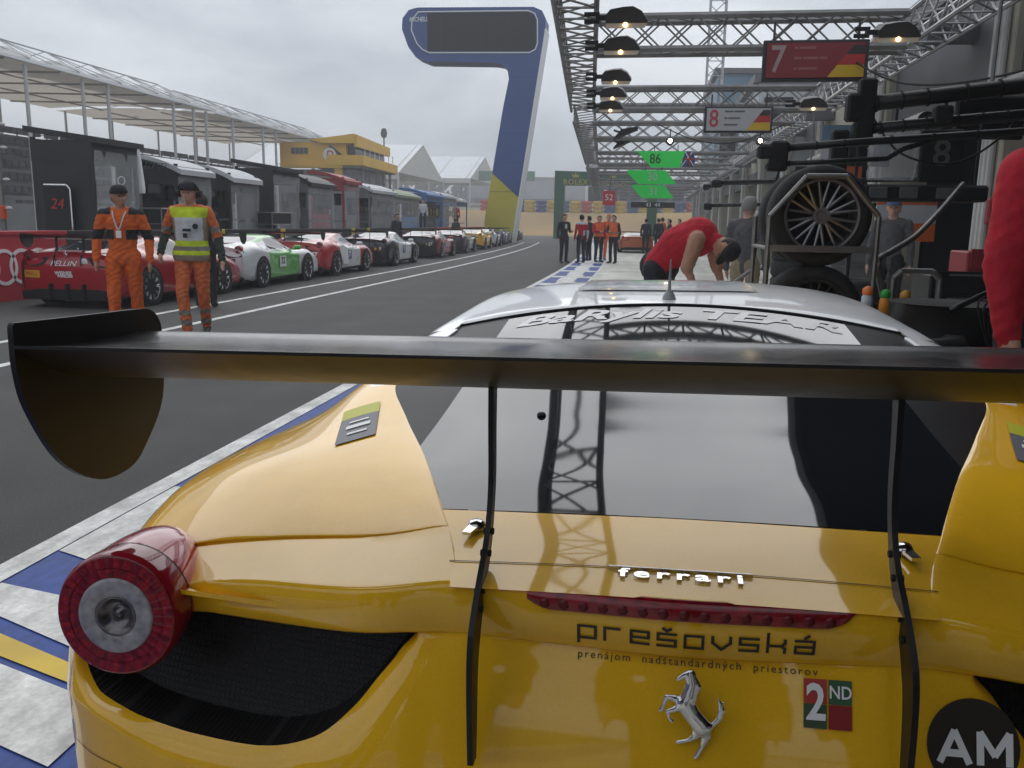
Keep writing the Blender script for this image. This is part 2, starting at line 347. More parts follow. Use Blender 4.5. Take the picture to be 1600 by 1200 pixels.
far_box('distant_grandstand', 'pale distant grandstand on the hillside left of the green arch', 'grandstand', -31, 240, 8, 34, 8, 5.5, mat('hazy_grey', (.40, .40, .42), .9, noise=(.3, .15)), 0, mat('hazy_roof', (.46, .33, .30), .9))
far_box('hillside_board', 'green board with white writing left of the arch leg', 'board', -33, 200, 11.0, 16, .4, 2.2, mat('green_board', (.04, .17, .08), .6))
# tree belt far behind
b = MB()
for i in range(3000):
    x = rng.uniform(-240, 160); y = 330 + rng.uniform(-12, 25); z = 9 + rng.rand() ** 1.5 * (7 + 3 * math.sin(x * .06)); s = rng.uniform(1.0, 2.4); a = rng.uniform(0, 6.3)
    p = np.array((x, y, z)); u = np.array((math.cos(a), math.sin(a), rng.uniform(-.5, .5))) * s; v = np.array((rng.uniform(-.4, .4), rng.uniform(-.4, .4), 1)) * s
    b.add([p - u, p - v, p + u, p + v], [(0, 1, 2, 3)])
tag(b.build('distant_trees', M_DGREEN), 'far belt of dark trees along the skyline', 'trees', kind='stuff')

# ---------------- grandstand with membrane roof
GS = thing('grandstand', 'long grandstand with cream membrane roof on white posts at the left', 'grandstand', (0, 0, 0))
def canopy(y0, y1, z0):
    """membrane bays with front and rear edge, sagging panels and ribs below"""
    nb = max(2, int((y1 - y0) / 4.2)); ys = np.linspace(y0, y1, nb + 1)
    for i in range(nb):
        g = []
        for u in np.linspace(0, 1, 7):
            r = []
            for v in np.linspace(0, 1, 5):
                x = -32 - 13 * u; sag = .28 * math.sin(math.pi * v) * math.sin(math.pi * u) ; z = z0 + .30 * math.sin(math.pi * u) + .25 * u - sag
                r.append((x, ys[i] + (ys[i + 1] - ys[i]) * v, z))
            g.append(r)
        g = np.array(g); b = MB(); b.grid(g)
        b.build('roof_membrane', M_CREAM, GS, smooth=True)
        # white peak at the front edge
        ym = (ys[i] + ys[i + 1]) / 2
        pk = np.array([[(-32 - 3.6 * u, ys[i] + (ys[i + 1] - ys[i]) * v, z0 + .2 + (.75 * math.sin(math.pi * u) * math.sin(math.pi * v) if v not in (0, 1) else 0)) for v in np.linspace(0, 1, 7)] for u in np.linspace(0, 1, 6)])
        MB().grid(pk).build('roof_peak', mat('peak_membrane', (.76, .77, .78), .7, translucent=.5), GS, smooth=True)
        if i:
            MB().cyl((-32, ys[i], z0 - .05), (-45, ys[i], z0 + .2), .06, n=6).build('rafter', mat('grey_rafter', (.36, .34, .31), .7), GS)
    for u in (.33, .66): MB().cyl((-32 - 13 * u, y0, z0 + .1), (-32 - 13 * u, y1, z0 + .1), .05, n=6).build('purlin', mat('grey_rafter', (.36, .34, .31), .7), GS)
    MB().box((-31.95, (y0 + y1) / 2, z0 + .08), (.16, y1 - y0, .14)).build('front_edge', M_MEMB, GS)
    # space frame above
    zt = z0 + 1.75; b = MB(); wire = mat('grey_wire', (.32, .33, .34), .5, .3)
    n = nb; pts = np.linspace(y0 + .5, y1 - 1.0, n + 1)
    b.cyl((-35.5, pts[0], zt), (-35.5, pts[-1], zt), .045, n=6)
    for i, y in enumerate(pts):
        for dx in (3.5, -6): b.cyl((-35.5, y, zt), (-35.5 + dx, y - .3, z0 + .25), .024, n=5)
        if i < n: 
            ym = (pts[i] + pts[i + 1]) / 2
            b.cyl((-35.5, y, zt), (-32, ym, z0 + .25), .024, n=5).cyl((-35.5, pts[i + 1], zt), (-32, ym, z0 + .25), .024, n=5).cyl((-32, ym, z0 + .2), (-35.5, ym, z0 + .9), .03, n=5)
    b.build('space_frame', wire, GS)
    for y in (pts[0], pts[-1]): MB().cyl((-35.5, y, zt), (-32, y + (3.5 if y == pts[0] else -3.5), z0 + .3), .06, n=5).build('stay_cable', M_POST, GS)
canopy(24, 62.0, 9.15); canopy(62.6, 90, 9.05)
for y in (42.6, 47.3, 49.7, 57.1, 59.8, 61.6, 65.8, 71.3, 73.9, 82.6, 87.6, 33, 38): MB().cyl((-32.2, y, -.02), (-32.2, y, 9.1), .105, n=10).build('post', M_POST, GS)
for y in (50, 56, 63, 69, 76, 83, 90): MB().cyl((-44.5, y, -.02), (-44.5, y, 9.3), .09, n=8).build('rear_post', M_POST, GS)
for k in range(8): MB().box((-34.5 - k * 1.25, 70, .4 + k * .42), (1.25, 130, .85 + k * .84 - .02)).build('terrace_step', M_GREYST if k % 2 else M_TERR2, GS)
MB().box((-45.5, 70, 3.2), (.3, 130, 6.4)).build('rear_wall', M_TERR2, GS)
b = MB()
for y in np.arange(20, 132, 1.6): b.cyl((-45.2, y, 6.4), (-45.2, y, 7.35), .06, n=5)
b.cyl((-45.2, 18, 6.9), (-45.2, 132, 6.9), .03, n=5).cyl((-45.2, 18, 7.3), (-45.2, 132, 7.3), .03, n=5); b.build('top_rail', mat('dark_rail', (.06, .065, .07), .6), GS)
for y in np.arange(36, 132, 12): MB().box((-33.8, y, 1.0), (.12, 11.6, 2.0)).build('front_panel', M_TERR2, GS)
b = MB()
for k in range(8):
    for y in np.arange(36, 132, .62):
        if rng.rand() < .8: b.box((-34.4 - k * 1.25, y + rng.uniform(-.05, .05), 1.02 + k * .84 - .02 + .2), (.4, .45, .4))
sb = b.build('seat_rows', mat('dark_seats', (.075, .08, .085), .8, noise=(.6, .4)), GS); sb['kind'] = 'stuff'

# ---------------- yellow control building
YB = thing('control_building', 'yellow two-deck control building beside the grandstand', 'building', (0, 0, 0))
M_YB = mat('yellow_cladding', (.80, .47, .03), .55, noise=(.5, .08)); M_DKG = mat('dark_glazing', (.035, .04, .045), .15, noise=(.7, .3)); M_TAUPE = mat('taupe_soffit', (.19, .155, .11), .8)
MB().box((-30.2, 83, 3.0), (7.4, 10, 6.0)).build('base_wall', M_TERR2, YB)
MB().box((-30.4, 78.2, 7.25), (6.4, .5, 2.3)).build('south_wall', M_YB, YB)
MB().prism([(-30.6, 8.6), (-26.3, 9.15), (-26.3, 8.3), (-29.2, 8.3)], 77.5, 78.4, 'y').build('stair_parapet', M_YB, YB)
MB().box((-28.3, 83, 7.6), (3.6, 9, 1.6)).build('glazed_storey', M_DKG, YB)
MB().prism([(77.6, 8.0), (88, 7.9), (88, 8.75), (77.6, 9.05)], -26.3, -26.0, 'x').build('upper_parapet', M_YB, YB)
MB().box((-28.3, 82.8, 8.62), (4.4, 10.2, .24)).build('upper_roof', M_TAUPE, YB)
MB().prism([(77.4, 6.35), (88.6, 6.2), (88.6, 7.05), (77.4, 7.25)], -25.7, -25.4, 'x').build('lower_parapet', M_YB, YB)
MB().box((-28.0, 83, 6.25), (4.8, 11, .26)).build('lower_deck', M_TAUPE, YB)
MB().box((-27.2, 77.5, 6.8), (3.4, .3, .9)).build('lower_corner', M_YB, YB)
MB().prism([(-33.4, 6.1), (-27.4, 6.1), (-27.4, 6.4), (-33.4, 6.4)], 77.4, 78.2, 'y').build('yellow_sill', M_YB, YB)
MB().prism([(-28.3, 6.1), (-27.5, 6.1), (-27.5, 4.6), (-28.1, 4.9)], 77.6, 78.0, 'y').build('arrow_foot', M_YB, YB)
for k in range(4): 
    w = MB().box((-32.3 + k * .42, 77.93, 7.65), (.36, .06, .55)).build('window', M_DKG, YB)
MB().lathe([(0, 0), (.62, 0), (.62, .06)], (-28.75, 77.80, 7.3), axis='y', n=24).build('logo_disc', M_TEXTW, YB)
MB().add([(-28.75, 77.82, 8.25), (-27.5, 77.82, 7.3), (-28.75, 77.82, 6.35), (-28.75, 77.82, 6.6), (-27.95, 77.82, 7.3), (-28.75, 77.82, 8.0)], [(0, 1, 4, 5), (1, 2, 3, 4)]).build('logo_arrow', M_TEXTB, YB)
text('logo_letter', 'D', .95, mat('logo_red', (.5, .03, .03), .5), YB, lambda u, v, w: (-28.75 + u, 77.76, 7.3 + v), shear=.2, bold=.02)
for k in range(7): MB().cyl((-25.6, 78.5 + k * 1.5, 7.2), (-25.6, 78.5 + k * 1.5, 7.9), .04, n=6).build('rail_post', M_POST, YB)
MB().cyl((-26.2, 86.5, 8.8), (-26.2, 86.5, 10.3), .07, n=6).lathe([(0, 0), (.25, .1), (.35, .45), (.25, .9), (0, 1.0)], (-26.2, 86.5, 9.6), n=8).build('roof_beacon', M_GREYST, YB)
for k in range(5): MB().cyl((-26.0, 79 + k * 2.2, 0), (-26.0, 79 + k * 2.2, 6.1), .13, n=8).build('column', M_TERR2, YB)

# ---------------- white gable tents
def tent(label, y0, y1, zb, zp, xg, xl):
    t = thing('marquee', label, 'tent', (0, 0, 0), group='white marquees beyond the yellow building'); ym = (y0 + y1) / 2
    MB().quad((xg, y0, zb), (xg, ym, zp), (xl, ym, zp), (xl, y0, zb)).build('roof_slope', M_MEMB, t); MB().quad((xg, ym, zp), (xg, y1, zb), (xl, y1, zb), (xl, ym, zp)).build('roof_slope', M_MEMB, t)
    MB().add([(xg + .02, y0, zb), (xg + .02, y1, zb), (xg + .02, ym, zp - .15)], [(0, 1, 2)]).build('gable', mat('tent_gable', (.58, .57, .53), .8), t)
    MB().box(((xg + xl) / 2, y0, zb - .5), (xg - xl, .1, 1.0)).build('valance', mat('tent_gable', (.58, .57, .53), .8), t)
    for x in np.linspace(xg, xl, 4):
        for y in (y0 + .1, y1 - .1): MB().cyl((x - .1, y, -.02), (x - .1, y, zb), .2, n=8).build('pole', M_POST, t)
    for x in np.linspace(xg - 1, xl, 5): MB().cyl((x, y0 + .05, zb), (x, ym, zp - .1), .16, n=6).cyl((x, ym, zp - .1), (x, y1 - .05, zb), .16, n=6).build('rafter', M_POST, t)
tent('large white gable tent between the yellow building and the other tent', 133, 164, 8.9, 14.4, -38, -66); tent('white gable tent half hidden by the blue signpost', 190, 226, 11.0, 17.0, -38, -66)

# ---------------- giant seven-shaped signpost
SV = thing('giant_signpost', 'giant blue seven-shaped signpost with dark screen on its arm', 'signpost', (0, 62, 0))
M_SBLUE = mat('sign_blue', (.024, .07, .24), .45, noise=(.4, .12)); M_SGREY = mat('sign_pale', (.42, .42, .43), .55, noise=(.3, .06)); M_SYEL = mat('sign_yellow', (.55, .47, .04), .5, noise=(.4, .08))
left = [(-11.55, 0), (-11.34, 1.54), (-10.75, 5.35), (-10.1, 9.4), (-9.72, 11.3)]; arm = [(-9.85, 11.95), (-10.3, 12.3), (-10.9, 12.4), (-15.6, 12.5), (-16.4, 12.8), (-16.95, 13.5), (-17.4, 14.7), (-17.35, 15.4), (-16.9, 15.95), (-16.3, 16.1)]
right = [(-8.1, 16.0), (-7.5, 15.75), (-7.22, 15.2), (-7.25, 14.6), (-9.12, 1.57), (-9.35, 0)]
def at_z(line, z):
    zs = [p[1] for p in line]; xs = [p[0] for p in line]; o_ = np.argsort(zs); return float(np.interp(z, np.array(zs)[o_], np.array(xs)[o_]))
MB().prism([(at_z(left, 4.9), 4.9), (at_z(left, 5.35), 5.35)] + left[3:] + arm + right[:4] + [(at_z(right[3:], 3.2), 3.2)], 0, 2.0, 'y').build('blue_arm', M_SBLUE, SV)
MB().prism([(at_z(left, 1.0), 0), (at_z(left, 1.54), 1.54), (at_z(left, 4.88), 4.88), (at_z(right[3:], 3.18), 3.18), (at_z(right[3:], 0.05), 0)], .0, 2.0, 'y').build('yellow_foot', M_SYEL, SV)
b = MB(); edge_ = right + [];
MB().prism([(-7.18, 14.6), (-9.05, 1.57), (-9.28, 0), (-9.36, 0), (-9.13, 1.57), (-7.26, 14.6)], -.03, 2.05, 'y').build('white_edge', M_TEXTW, SV)
sc_ = cat1(np.array([(-15.55, 15.72), (-8.5, 15.62), (-7.95, 15.3), (-7.85, 14.4), (-7.9, 13.5), (-8.3, 13.12), (-15.55, 13.2), (-15.55, 14.4)]), 3, True)
sc_ = [(-15.55, 15.72), (-8.5, 15.66), (-8.1, 15.5), (-7.9, 15.1), (-7.86, 13.7), (-7.98, 13.3), (-8.35, 13.12), (-15.55, 13.2)]
MB().prism(sc_, -.06, -.005, 'y').build('screen', mat('dark_screen', (.012, .011, .012), .8, spec=.15), SV)
for k in range(1, 8): MB().box((-15.55 + k * .96, -.062, 14.42), (.014, .012, 2.4)).build('module_joint', M_MATT, SV)
for z_ in (3.6, 5.6, 7.6, 9.6, 11.4): MB().box(((at_z(left, z_) + at_z(right[3:], z_)) / 2, -.004, z_), (at_z(right[3:], z_) - at_z(left, z_) - .1, .012, .025)).build('panel_joint', mat('joint_blue', (.012, .03, .11), .6), SV)
fr = [(-16.2, 15.8), (-8.45, 15.75), (-8.0, 15.57), (-7.8, 15.15), (-7.76, 13.65), (-7.9, 13.22), (-8.3, 13.02), (-15.4, 13.08), (-15.9, 13.3), (-16.3, 13.7), (-16.7, 14.6), (-16.65, 15.3)]
MB().tube([(x, -.03, z) for x, z in fr + fr[:1]], .045, 6).build('screen_outline', M_TEXTW, SV)
text('sign_lettering', 'MICHELIN', .42, M_TEXTW, SV, lambda u, v, w: (-16.1 + u * .8, -.04, 15.3 + v), shear=.25, bold=.008)
# ---------------- green arch across the lane
AR = thing('green_arch', 'dark green arch gantry spanning the far end of the lane', 'arch', (0, 85, 0)); M_AG = mat('arch_green', (.015, .105, .045), .5, noise=(.3, .1)); M_GOLD = mat('arch_gold', (.50, .40, .06), .5)
MB().box((-8.15, 0, 2.55), (.95, 1.2, 5.1)).build('arch_leg', M_AG, AR); MB().box((.75, 0, 2.55), (.95, 1.2, 5.1)).build('arch_leg', M_AG, AR)
MB().prism([(-8.62, 5.1), (1.22, 5.1), (1.22, 6.2), (-8.62, 6.45)], -.6, .6, 'y').build('arch_beam', M_AG, AR)
for x in (-6.6, -3.0):
    text('arch_lettering', 'ROLEX', .72, M_GOLD, AR, lambda u, v, w: (x + u, -.63, 5.38 + v), sx=1.0, bold=.01, spacing=1.1)
    MB().add([(x - .28, -.63, 5.82), (x + .28, -.63, 5.82), (x + .36, -.63, 6.2), (x + .14, -.63, 5.98), (x, -.63, 6.28), (x - .14, -.63, 5.98), (x - .36, -.63, 6.2)], [(0, 1, 3, 5), (1, 2, 3), (3, 4, 5), (0, 5, 6)]).build('arch_crown', M_GOLD, AR)
# tall lattice mast behind the boxes
# ================================================================= pit wall and its stands
M_WALLD = mat('dark_wall', (.04, .04, .043), .55, noise=(1.2, .25)); M_WALLR = mat('red_wall', (.46, .035, .05), .5, noise=(1.5, .12)); M_WALLG = mat('grey_concrete', (.20, .195, .185), .85, noise=(1.5, .2), bump=(30, .1))
PW = thing('pit_wall', 'long low pit wall with red and black advertising panels', 'wall', (0, 0, 0))
ys = [-12, -6, 0, 4.5, 9, 11.4, 14.0] + list(np.arange(17, 78, 3.0))
for a_, c_ in zip(ys[:-1], ys[1:]):
    ma = M_WALLR if c_ <= 14.1 or a_ >= 44 else M_WALLD
    xa, xb = -10.2 + bend(a_), -10.2 + bend(c_)
    MB().add([(xa + .15, a_ + .01, 0), (xb + .15, c_ - .01, 0), (xb + .15, c_ - .01, 1.06), (xa + .15, a_ + .01, 1.06), (xa - .15, a_ + .01, 0), (xb - .15, c_ - .01, 0), (xb - .15, c_ - .01, 1.06), (xa - .15, a_ + .01, 1.06)], [(0, 1, 2, 3), (3, 2, 6, 7), (5, 4, 7, 6), (4, 0, 3, 7), (1, 5, 6, 2)]).build('wall_panel', ma, PW)
    MB().box(((xa + xb) / 2, (a_ + c_) / 2, 1.085), (.36, c_ - a_ - .02, .05), -math.atan2(xb - xa, c_ - a_)).build('wall_cap', M_WALLR if ma is M_WALLR else M_WALLD, PW)
for k in range(4): MB().lathe([(.235, 0), (.235, .012), (.29, .012), (.29, 0)], (-10.048, 12.04 + k * .40, .545), axis='x', n=32).build('ring_logo', M_TEXTW, PW, smooth=False)
ws_ = np.linspace(14.2, 64, 26); b = MB()
for a_, c_ in zip(ws_[:-1], ws_[1:]): b.add([(-10.42 + bend(a_), a_, 0), (-10.42 + bend(c_), c_, 0), (-12.8 + bend(c_), c_, 0), (-12.8 + bend(a_), a_, 0), (-10.42 + bend(a_), a_, .86), (-10.42 + bend(c_), c_, .86), (-12.8 + bend(c_), c_, .86), (-12.8 + bend(a_), a_, .86)], [(4, 5, 6, 7), (0, 1, 5, 4), (2, 3, 7, 6)] + ([(3, 0, 4, 7)] if a_ == ws_[0] else []) + ([(1, 2, 6, 5)] if c_ == ws_[-1] else []))
tag(b.build('pit_wall_walkway', M_WALLG), kind='structure')
M_HUT = mat('hut_black', (.018, .018, .022), .5, noise=(2, .3)); M_PLAS = mat('clear_plastic', (.72, .74, .76), .10, alpha=.30, noise=(1.8, .2), bump=(2.2, .8)); M_AWN = mat('pale_awning', (.50, .51, .53), .55, noise=(1, .1))
M_HBLUE = mat('hut_blue', (.05, .16, .38), .5, noise=(1, .12)); M_HRED = mat('hut_red', (.30, .035, .04), .5, noise=(1, .12)); M_HGREY = mat('hut_grey', (.16, .165, .17), .6, noise=(1.2, .2)); M_SCR = mat('screen_black', (.008, .008, .01), .12)
M_GRN = mat('hut_green', (.22, .28, .16), .5)
def hut(label, y0, y1, zt, body, roof, xb=-12.4, xf=-11.0, drop=.22, shut=False, arch=True, plastic=True, win=1):
    ox = bend((y0 + y1) / 2); t = thing('pit_stand', label, 'pit stand', (ox, 0, 0), group='team stands along the pit wall')
    MB().box(((xb + xf) / 2, (y0 + y1) / 2, .45), (xf - xb, y1 - y0, .9)).build('platform', M_HUT, t)
    for x in (xb + .04, xf - .04):
        for y in (y0 + .04, y1 - .04): MB().box((x, y, .9 + (zt - drop - .9) / 2), (.07, .07, zt - drop - .9)).build('frame_post', body, t)
    MB().box((xb + .03, (y0 + y1) / 2, 1.9), (.05, y1 - y0 - .16, 1.7)).build('back_panel', body, t)
    if shut: MB().box(((xb + xf) / 2, y0 + .03, .9 + (zt - .5 - .9) / 2), (xf - xb - .16, .05, zt - .55 - .9)).build('side_panel', body, t)
    else:
        MB().box(((xb + xf) / 2 - .2, y0 + .03, 1.25), (xf - xb - .5, .05, .7)).build('side_panel', body, t)
        for k in range(win): MB().box((xb + .35 + k * .55, y0 + .12, 2.15), (.5, .08, .42)).build('monitor', M_SCR, t)
    n = 8; g = []
    for u in np.linspace(0, 1, n): g.append([(xb - .1 + (xf - xb + .24) * u, y, zt - (drop * 1.6 * u * u if arch else drop * u)) for y in (y0 - .05, y1 + .05)])
    g = np.array(g); bb = MB(); bb.grid(g); bb.grid(g[:, ::-1] - np.array((0, 0, .12)))
    for i in range(n - 1): bb.quad(g[i, 0] - (0, 0, .12), g[i + 1, 0] - (0, 0, .12), g[i + 1, 0], g[i, 0]); bb.quad(g[i, 1], g[i + 1, 1], g[i + 1, 1] - (0, 0, .12), g[i, 1] - (0, 0, .12))
    bb.quad(g[-1, 0] - (0, 0, .12), g[-1, 1] - (0, 0, .12), g[-1, 1], g[-1, 0]); bb.build('roof', roof, t)
    MB().box(((xb + xf) / 2, (y0 + y1) / 2, zt - .33 - drop * .7), (xf - xb, y1 - y0, .42)).build('fascia_band', body, t)
    if plastic:
        k = max(1, int((y1 - y0) / 1.1)); yy = np.linspace(y0, y1, k + 1)
        for a_, c_ in zip(yy[:-1], yy[1:]):
            g = np.array([[(xf + .02 + .035 * math.sin(9 * y + 3 * z) * math.sin(4 * z), y, z) for y in np.linspace(a_ + .02, c_ - .02, 9)] for z in np.linspace(.95, zt - drop - .25, 12)])
            MB().grid(g).build('plastic_curtain', M_PLAS, t, smooth=True)
    MB().box(((xb + xf) / 2 + .2, (y0 + y1) / 2, 1.35), (.6, y1 - y0 - .2, .05)).build('desk', M_HGREY, t)
    for k in range(max(1, int((y1 - y0) / .8))): MB().box((xb + .25, y0 + .5 + k * .8, 2.0), (.08, .62, .4)).build('monitor', M_SCR, t)
    return t
h1 = hut('tall black team stand with clear plastic curtain, nearest on the wall', 16.3, 17.9, 3.15, M_HUT, M_HUT, xb=-12.35, shut=True, arch=False)
MB().box((-11.75, 16.2, 1.45), (.62, .05, 1.0), 0, .02).build('door_panel', M_MATT, h1); text('panel_mark', '24', .3, mat('mark_red', (.5, .03, .03), .5), h1, lambda u, v, w: (-11.75 + u, 16.16, 1.6 + v), shear=.2)
MB().tube([(-12.0, 16.15, 1.98), (-11.5, 16.15, 1.98), (-11.43, 16.15, 1.9), (-11.43, 16.15, 1.0)], .022, 6).build('door_trim', M_CHROME, h1)
h2 = hut('black team stand with pale arched awning behind the marshals', 19.5, 21.1, 2.85, M_HUT, M_AWN, xb=-12.1)
b = MB()
for k in range(10): b.sweep(cat1(np.array([(-12.1 + .10 * k, 19.3, 2.5), (-11.9 + .09 * k, 19.2, 2.75 - .02 * k), (-11.5 + .05 * k, 19.25, 2.62)]), 5), .012, 5)
b.build('wire_scrolls', M_STEEL, h2); MB().prism([(-12.45, 1.0), (-12.1, 1.0), (-12.0, 2.6), (-12.35, 2.6)], 19.2, 19.28, 'y').build('banner_leg', M_MATT, h2)
text('banner_letters', 'MOMO', .3, M_TEXTW, h2, lambda u, v, w: (-12.23 - v + .05 * u, 19.17, 1.85 + u), spacing=1.0)
hut('second black stand with pale arched awning, right of the marshals', 22.2, 23.9, 2.8, M_HUT, M_AWN, xb=-11.95)
hut('dark stand with flat black roof and smoky curtain', 25.0, 27.0, 3.15, M_HUT, M_HUT, xb=-12.2, shut=True, arch=False)
hut('grey stand with dark curved roof beside the red stand', 27.8, 30.2, 2.95, M_HGREY, M_HUT, xb=-12.0)
hut('narrow red stand with red curved roof', 31.5, 33.2, 3.2, M_HRED, M_HRED, xb=-12.3, win=2)
hut('long grey stand with dark front half of its roof', 35.0, 38.6, 3.0, M_HGREY, M_AWN, xb=-12.1, win=2); hut('grey stand with green edged roof, last before the blue stands', 38.9, 43.6, 2.95, M_HGREY, M_GRN, xb=-12.1)
hut('bright blue stand nearest the grey stands', 46.4, 50.4, 3.2, M_HBLUE, M_HBLUE, plastic=False, win=2); hut('pale roofed stand between two blue stands', 51.2, 55.6, 3.3, M_HGREY, M_AWN); hut('blue stand beside the foot of the giant signpost', 57, 61.2, 3.2, M_HBLUE, M_AWN, plastic=False)
for k, (y, l_) in enumerate(((18.6, 'steel flight case trolley behind the pit wall by the nearest stand'), (24.4, 'steel equipment trolley between the pale awning stand and flat roofed stand'))):
    t = thing('equipment_trolley', l_, 'trolley', (-10.75, y, .86), group='trolleys behind the wall'); t.scale = (.9, .9, .6); MB().box((0, 0, .9), (.5, 1.5, .5), 0, .02).build('case', M_MATT, t)
    for z in (.62, 1.18): MB().tube([(-.27, -.8, z), (.27, -.8, z), (.27, .8, z), (-.27, .8, z), (-.27, -.8, z)], .022, 6).build('rail', M_STEEL, t)
    for q in ((-.25, -.75), (.25, -.75), (.25, .75), (-.25, .75)): MB().cyl((q[0], q[1], .08), (q[0], q[1], 1.18), .02, n=6).cyl((q[0] - .02, q[1], .07), (q[0] + .02, q[1], .07), .07, n=12).build('leg', M_STEEL, t)
# light mast at the left edge
t = thing('light_mast', 'slim grey mast with small lamps at the left edge', 'mast', (-11.4, 14.2, 0))
MB().cyl((0, 0, 0), (0, 0, 3.45), .045, n=8).build('pole', M_STEEL, t)
for z in (1.5, 2.0, 2.55, 2.95): MB().cyl((0, 0, z), (-.3, .02, z), .018, n=6).lathe([(0, .04), (.05, .03), (.06, 0), (0, -.03)], (.14, -.02, z - .02), n=8).build('bracket', M_POST, t)
MB().lathe([(0, .25), (.07, .22), (.08, 0), (0, 0)], (0, -.02, 1.3), n=10).build('beacon', mat('beacon_orange', (.6, .09, .02), .4), t)
t = thing('parasol', 'closed white parasol beside the nearest black stand', 'parasol', (-11.3, 18.45, 0)); MB().cyl((0, 0, 0), (0, 0, 2.95), .02, n=6).build('pole', M_STEEL, t); MB().lathe([(.09, 1.9), (.1, 2.0), (.06, 2.5), (.012, 2.95)], n=10).build('canopy', M_MEMB, t)
# yellow number markers on the wall
for k, y in enumerate((19.6, 23.2, 29.2, 30.9)):
    t = thing('marker_board', 'small yellow marker board with a dark figure on the pit wall, %s of four' % ('first', 'second', 'third', 'fourth')[k], 'board', (-9.98, y, .85), group='yellow markers on the wall')
    MB().box((0, 0, .12), (.03, .3, .3), 0, .01).build('plate', mat('marker_yellow', (.62, .45, .03), .5), t); text('figure', '4', .22, M_TEXTB, t, lambda u, v, w: (.019, u, .12 + v))
# ================================================================= pit building, gantries, signs (right side)
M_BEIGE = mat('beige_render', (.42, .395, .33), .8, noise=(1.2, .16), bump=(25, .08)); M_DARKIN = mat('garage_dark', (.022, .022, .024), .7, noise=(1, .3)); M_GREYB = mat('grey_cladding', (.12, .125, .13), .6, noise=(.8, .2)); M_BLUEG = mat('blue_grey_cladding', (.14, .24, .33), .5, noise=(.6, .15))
M_ORANGE = mat('orange_panel', (.62, .12, .025), .5, noise=(2, .1))
PB = thing('pit_building', 'long pit garage building with beige columns on the right', 'building', (0, 0, 0))
MB().box((9.5, 32, 4.9), (10.4, 104, .35)).build('roof_slab', M_GREYB, PB)
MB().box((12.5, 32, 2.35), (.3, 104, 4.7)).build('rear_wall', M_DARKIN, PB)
MB().box((8.6, 32, .012), (8.2, 104, .02)).build('garage_floor', mat('garage_floor_grey', (.10, .10, .10), .5, noise=(.5, .2)), PB)
for k, y in enumerate(np.arange(-16.35, 84, 5.6)):
    MB().box((4.75, y + .35, 2.36), (.85, .62, 4.72), 0, .02).build('column', M_BEIGE, PB)
    MB().box((4.72, y + 3.2, 3.9), (.5, 5.0, 1.6)).build('lintel_panel', M_GREYB if k % 3 else M_BEIGE, PB)
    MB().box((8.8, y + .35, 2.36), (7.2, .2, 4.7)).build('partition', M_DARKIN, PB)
    for i in range(3): MB().cyl((4.27, y + .2 + i * .14, 0), (4.27, y + .2 + i * .14, 4.7), .045, n=8).build('pipe', M_POST, PB)
    MB().box((4.5, y + 3.2, 3.35), (.12, 4.9, .5)).build('shutter_box', M_GREYB, PB)
MB().box((4.36, 11.63, 1.62), (.30, .12, .32), 0, .02).build('fire_box', M_HRED, PB)
# upper tower blocks beyond
far_box('grey_tower_block', 'blue grey block rising behind the far garages', 'building', 9.5, 74, 0, 9, 12, 12.5, M_BLUEG, 5, M_GREYB)
far_box('white_roof_block', 'pale flat-roofed block behind the numbered signs', 'building', 9.6, 52, 5.1, 8, 9, 3.6, mat('pale_cladding', (.5, .51, .53), .6, noise=(.5, .1)), 4, M_GREYB)
# banners and posters on the building
for l_, x, y, z0, z1, w, cs in (('tall orange, white and blue banner on the garage front', 4.22, 20.2, 2.35, 3.6, .9, (M_ORANGE, M_AWN, M_BLUEG)), ('orange and white panel beside the tyre rack', 4.1, 14.6, 1.2, 2.05, 1.1, (M_ORANGE, M_AWN, M_ORANGE)), ('small orange and white notice on the garage front', 4.2, 10.6, 1.25, 1.9, .55, (M_ORANGE, M_AWN, M_AWN))):
    t = thing('banner', l_, 'banner', (x, y, 0)); zz = np.linspace(z0, z1, 4)
    for a_, c_, q in zip(zz[:-1], zz[1:], cs): MB().box((0, 0, (a_ + c_) / 2), (.9 if y > 12 else .5, .04, c_ - a_ - .004)).build('band', q, t)
M_TR = M_ALU; M_TRD = mat('weathered_truss', (.23, .225, .22), .5, .4, noise=(3, .25))
def truss(b, p, q, w, h, bays, r=.028, d=.014, n=6):
    """box truss from p to q (bottom centre line)"""
    p, q = np.array(p, float), np.array(q, float); t = (q - p) / np.linalg.norm(q - p); s = np.cross(t, (0, 0, 1.)); s /= np.linalg.norm(s); u = np.array((0, 0, 1.)) if abs(t[2]) < .9 else np.array((0, 1., 0))
    if abs(t[2]) > .9: s = np.array((1., 0, 0))
    cs = [(-w / 2, 0), (w / 2, 0), (w / 2, h), (-w / 2, h)]
    c = [(p + s * a + u * z, q + s * a + u * z) for a, z in cs]
    for a, z in c: b.cyl(a, z, r, n=n)
    for i in range(bays):
        f0, f1 = i / bays, (i + 1) / bays
        for k in range(4):
            A, B = c[k], c[(k + 1) % 4]; P = lambda e, f: e[0] + (e[1] - e[0]) * f
            b.cyl(P(A, f0), P(B, f1), d, n=5, cap=False)
            if k in (1, 3): b.cyl(P(B, f0), P(A, f1), d, n=5, cap=False)
        b.cyl(c[0][0] + (c[0][1] - c[0][0]) * f0, c[1][0] + (c[1][1] - c[1][0]) * f0, d, n=5, cap=False)
    return b
def xl(y): return (-.26 - .060 * y) if y < 22 else -1.58 - .045 * (y - 22)
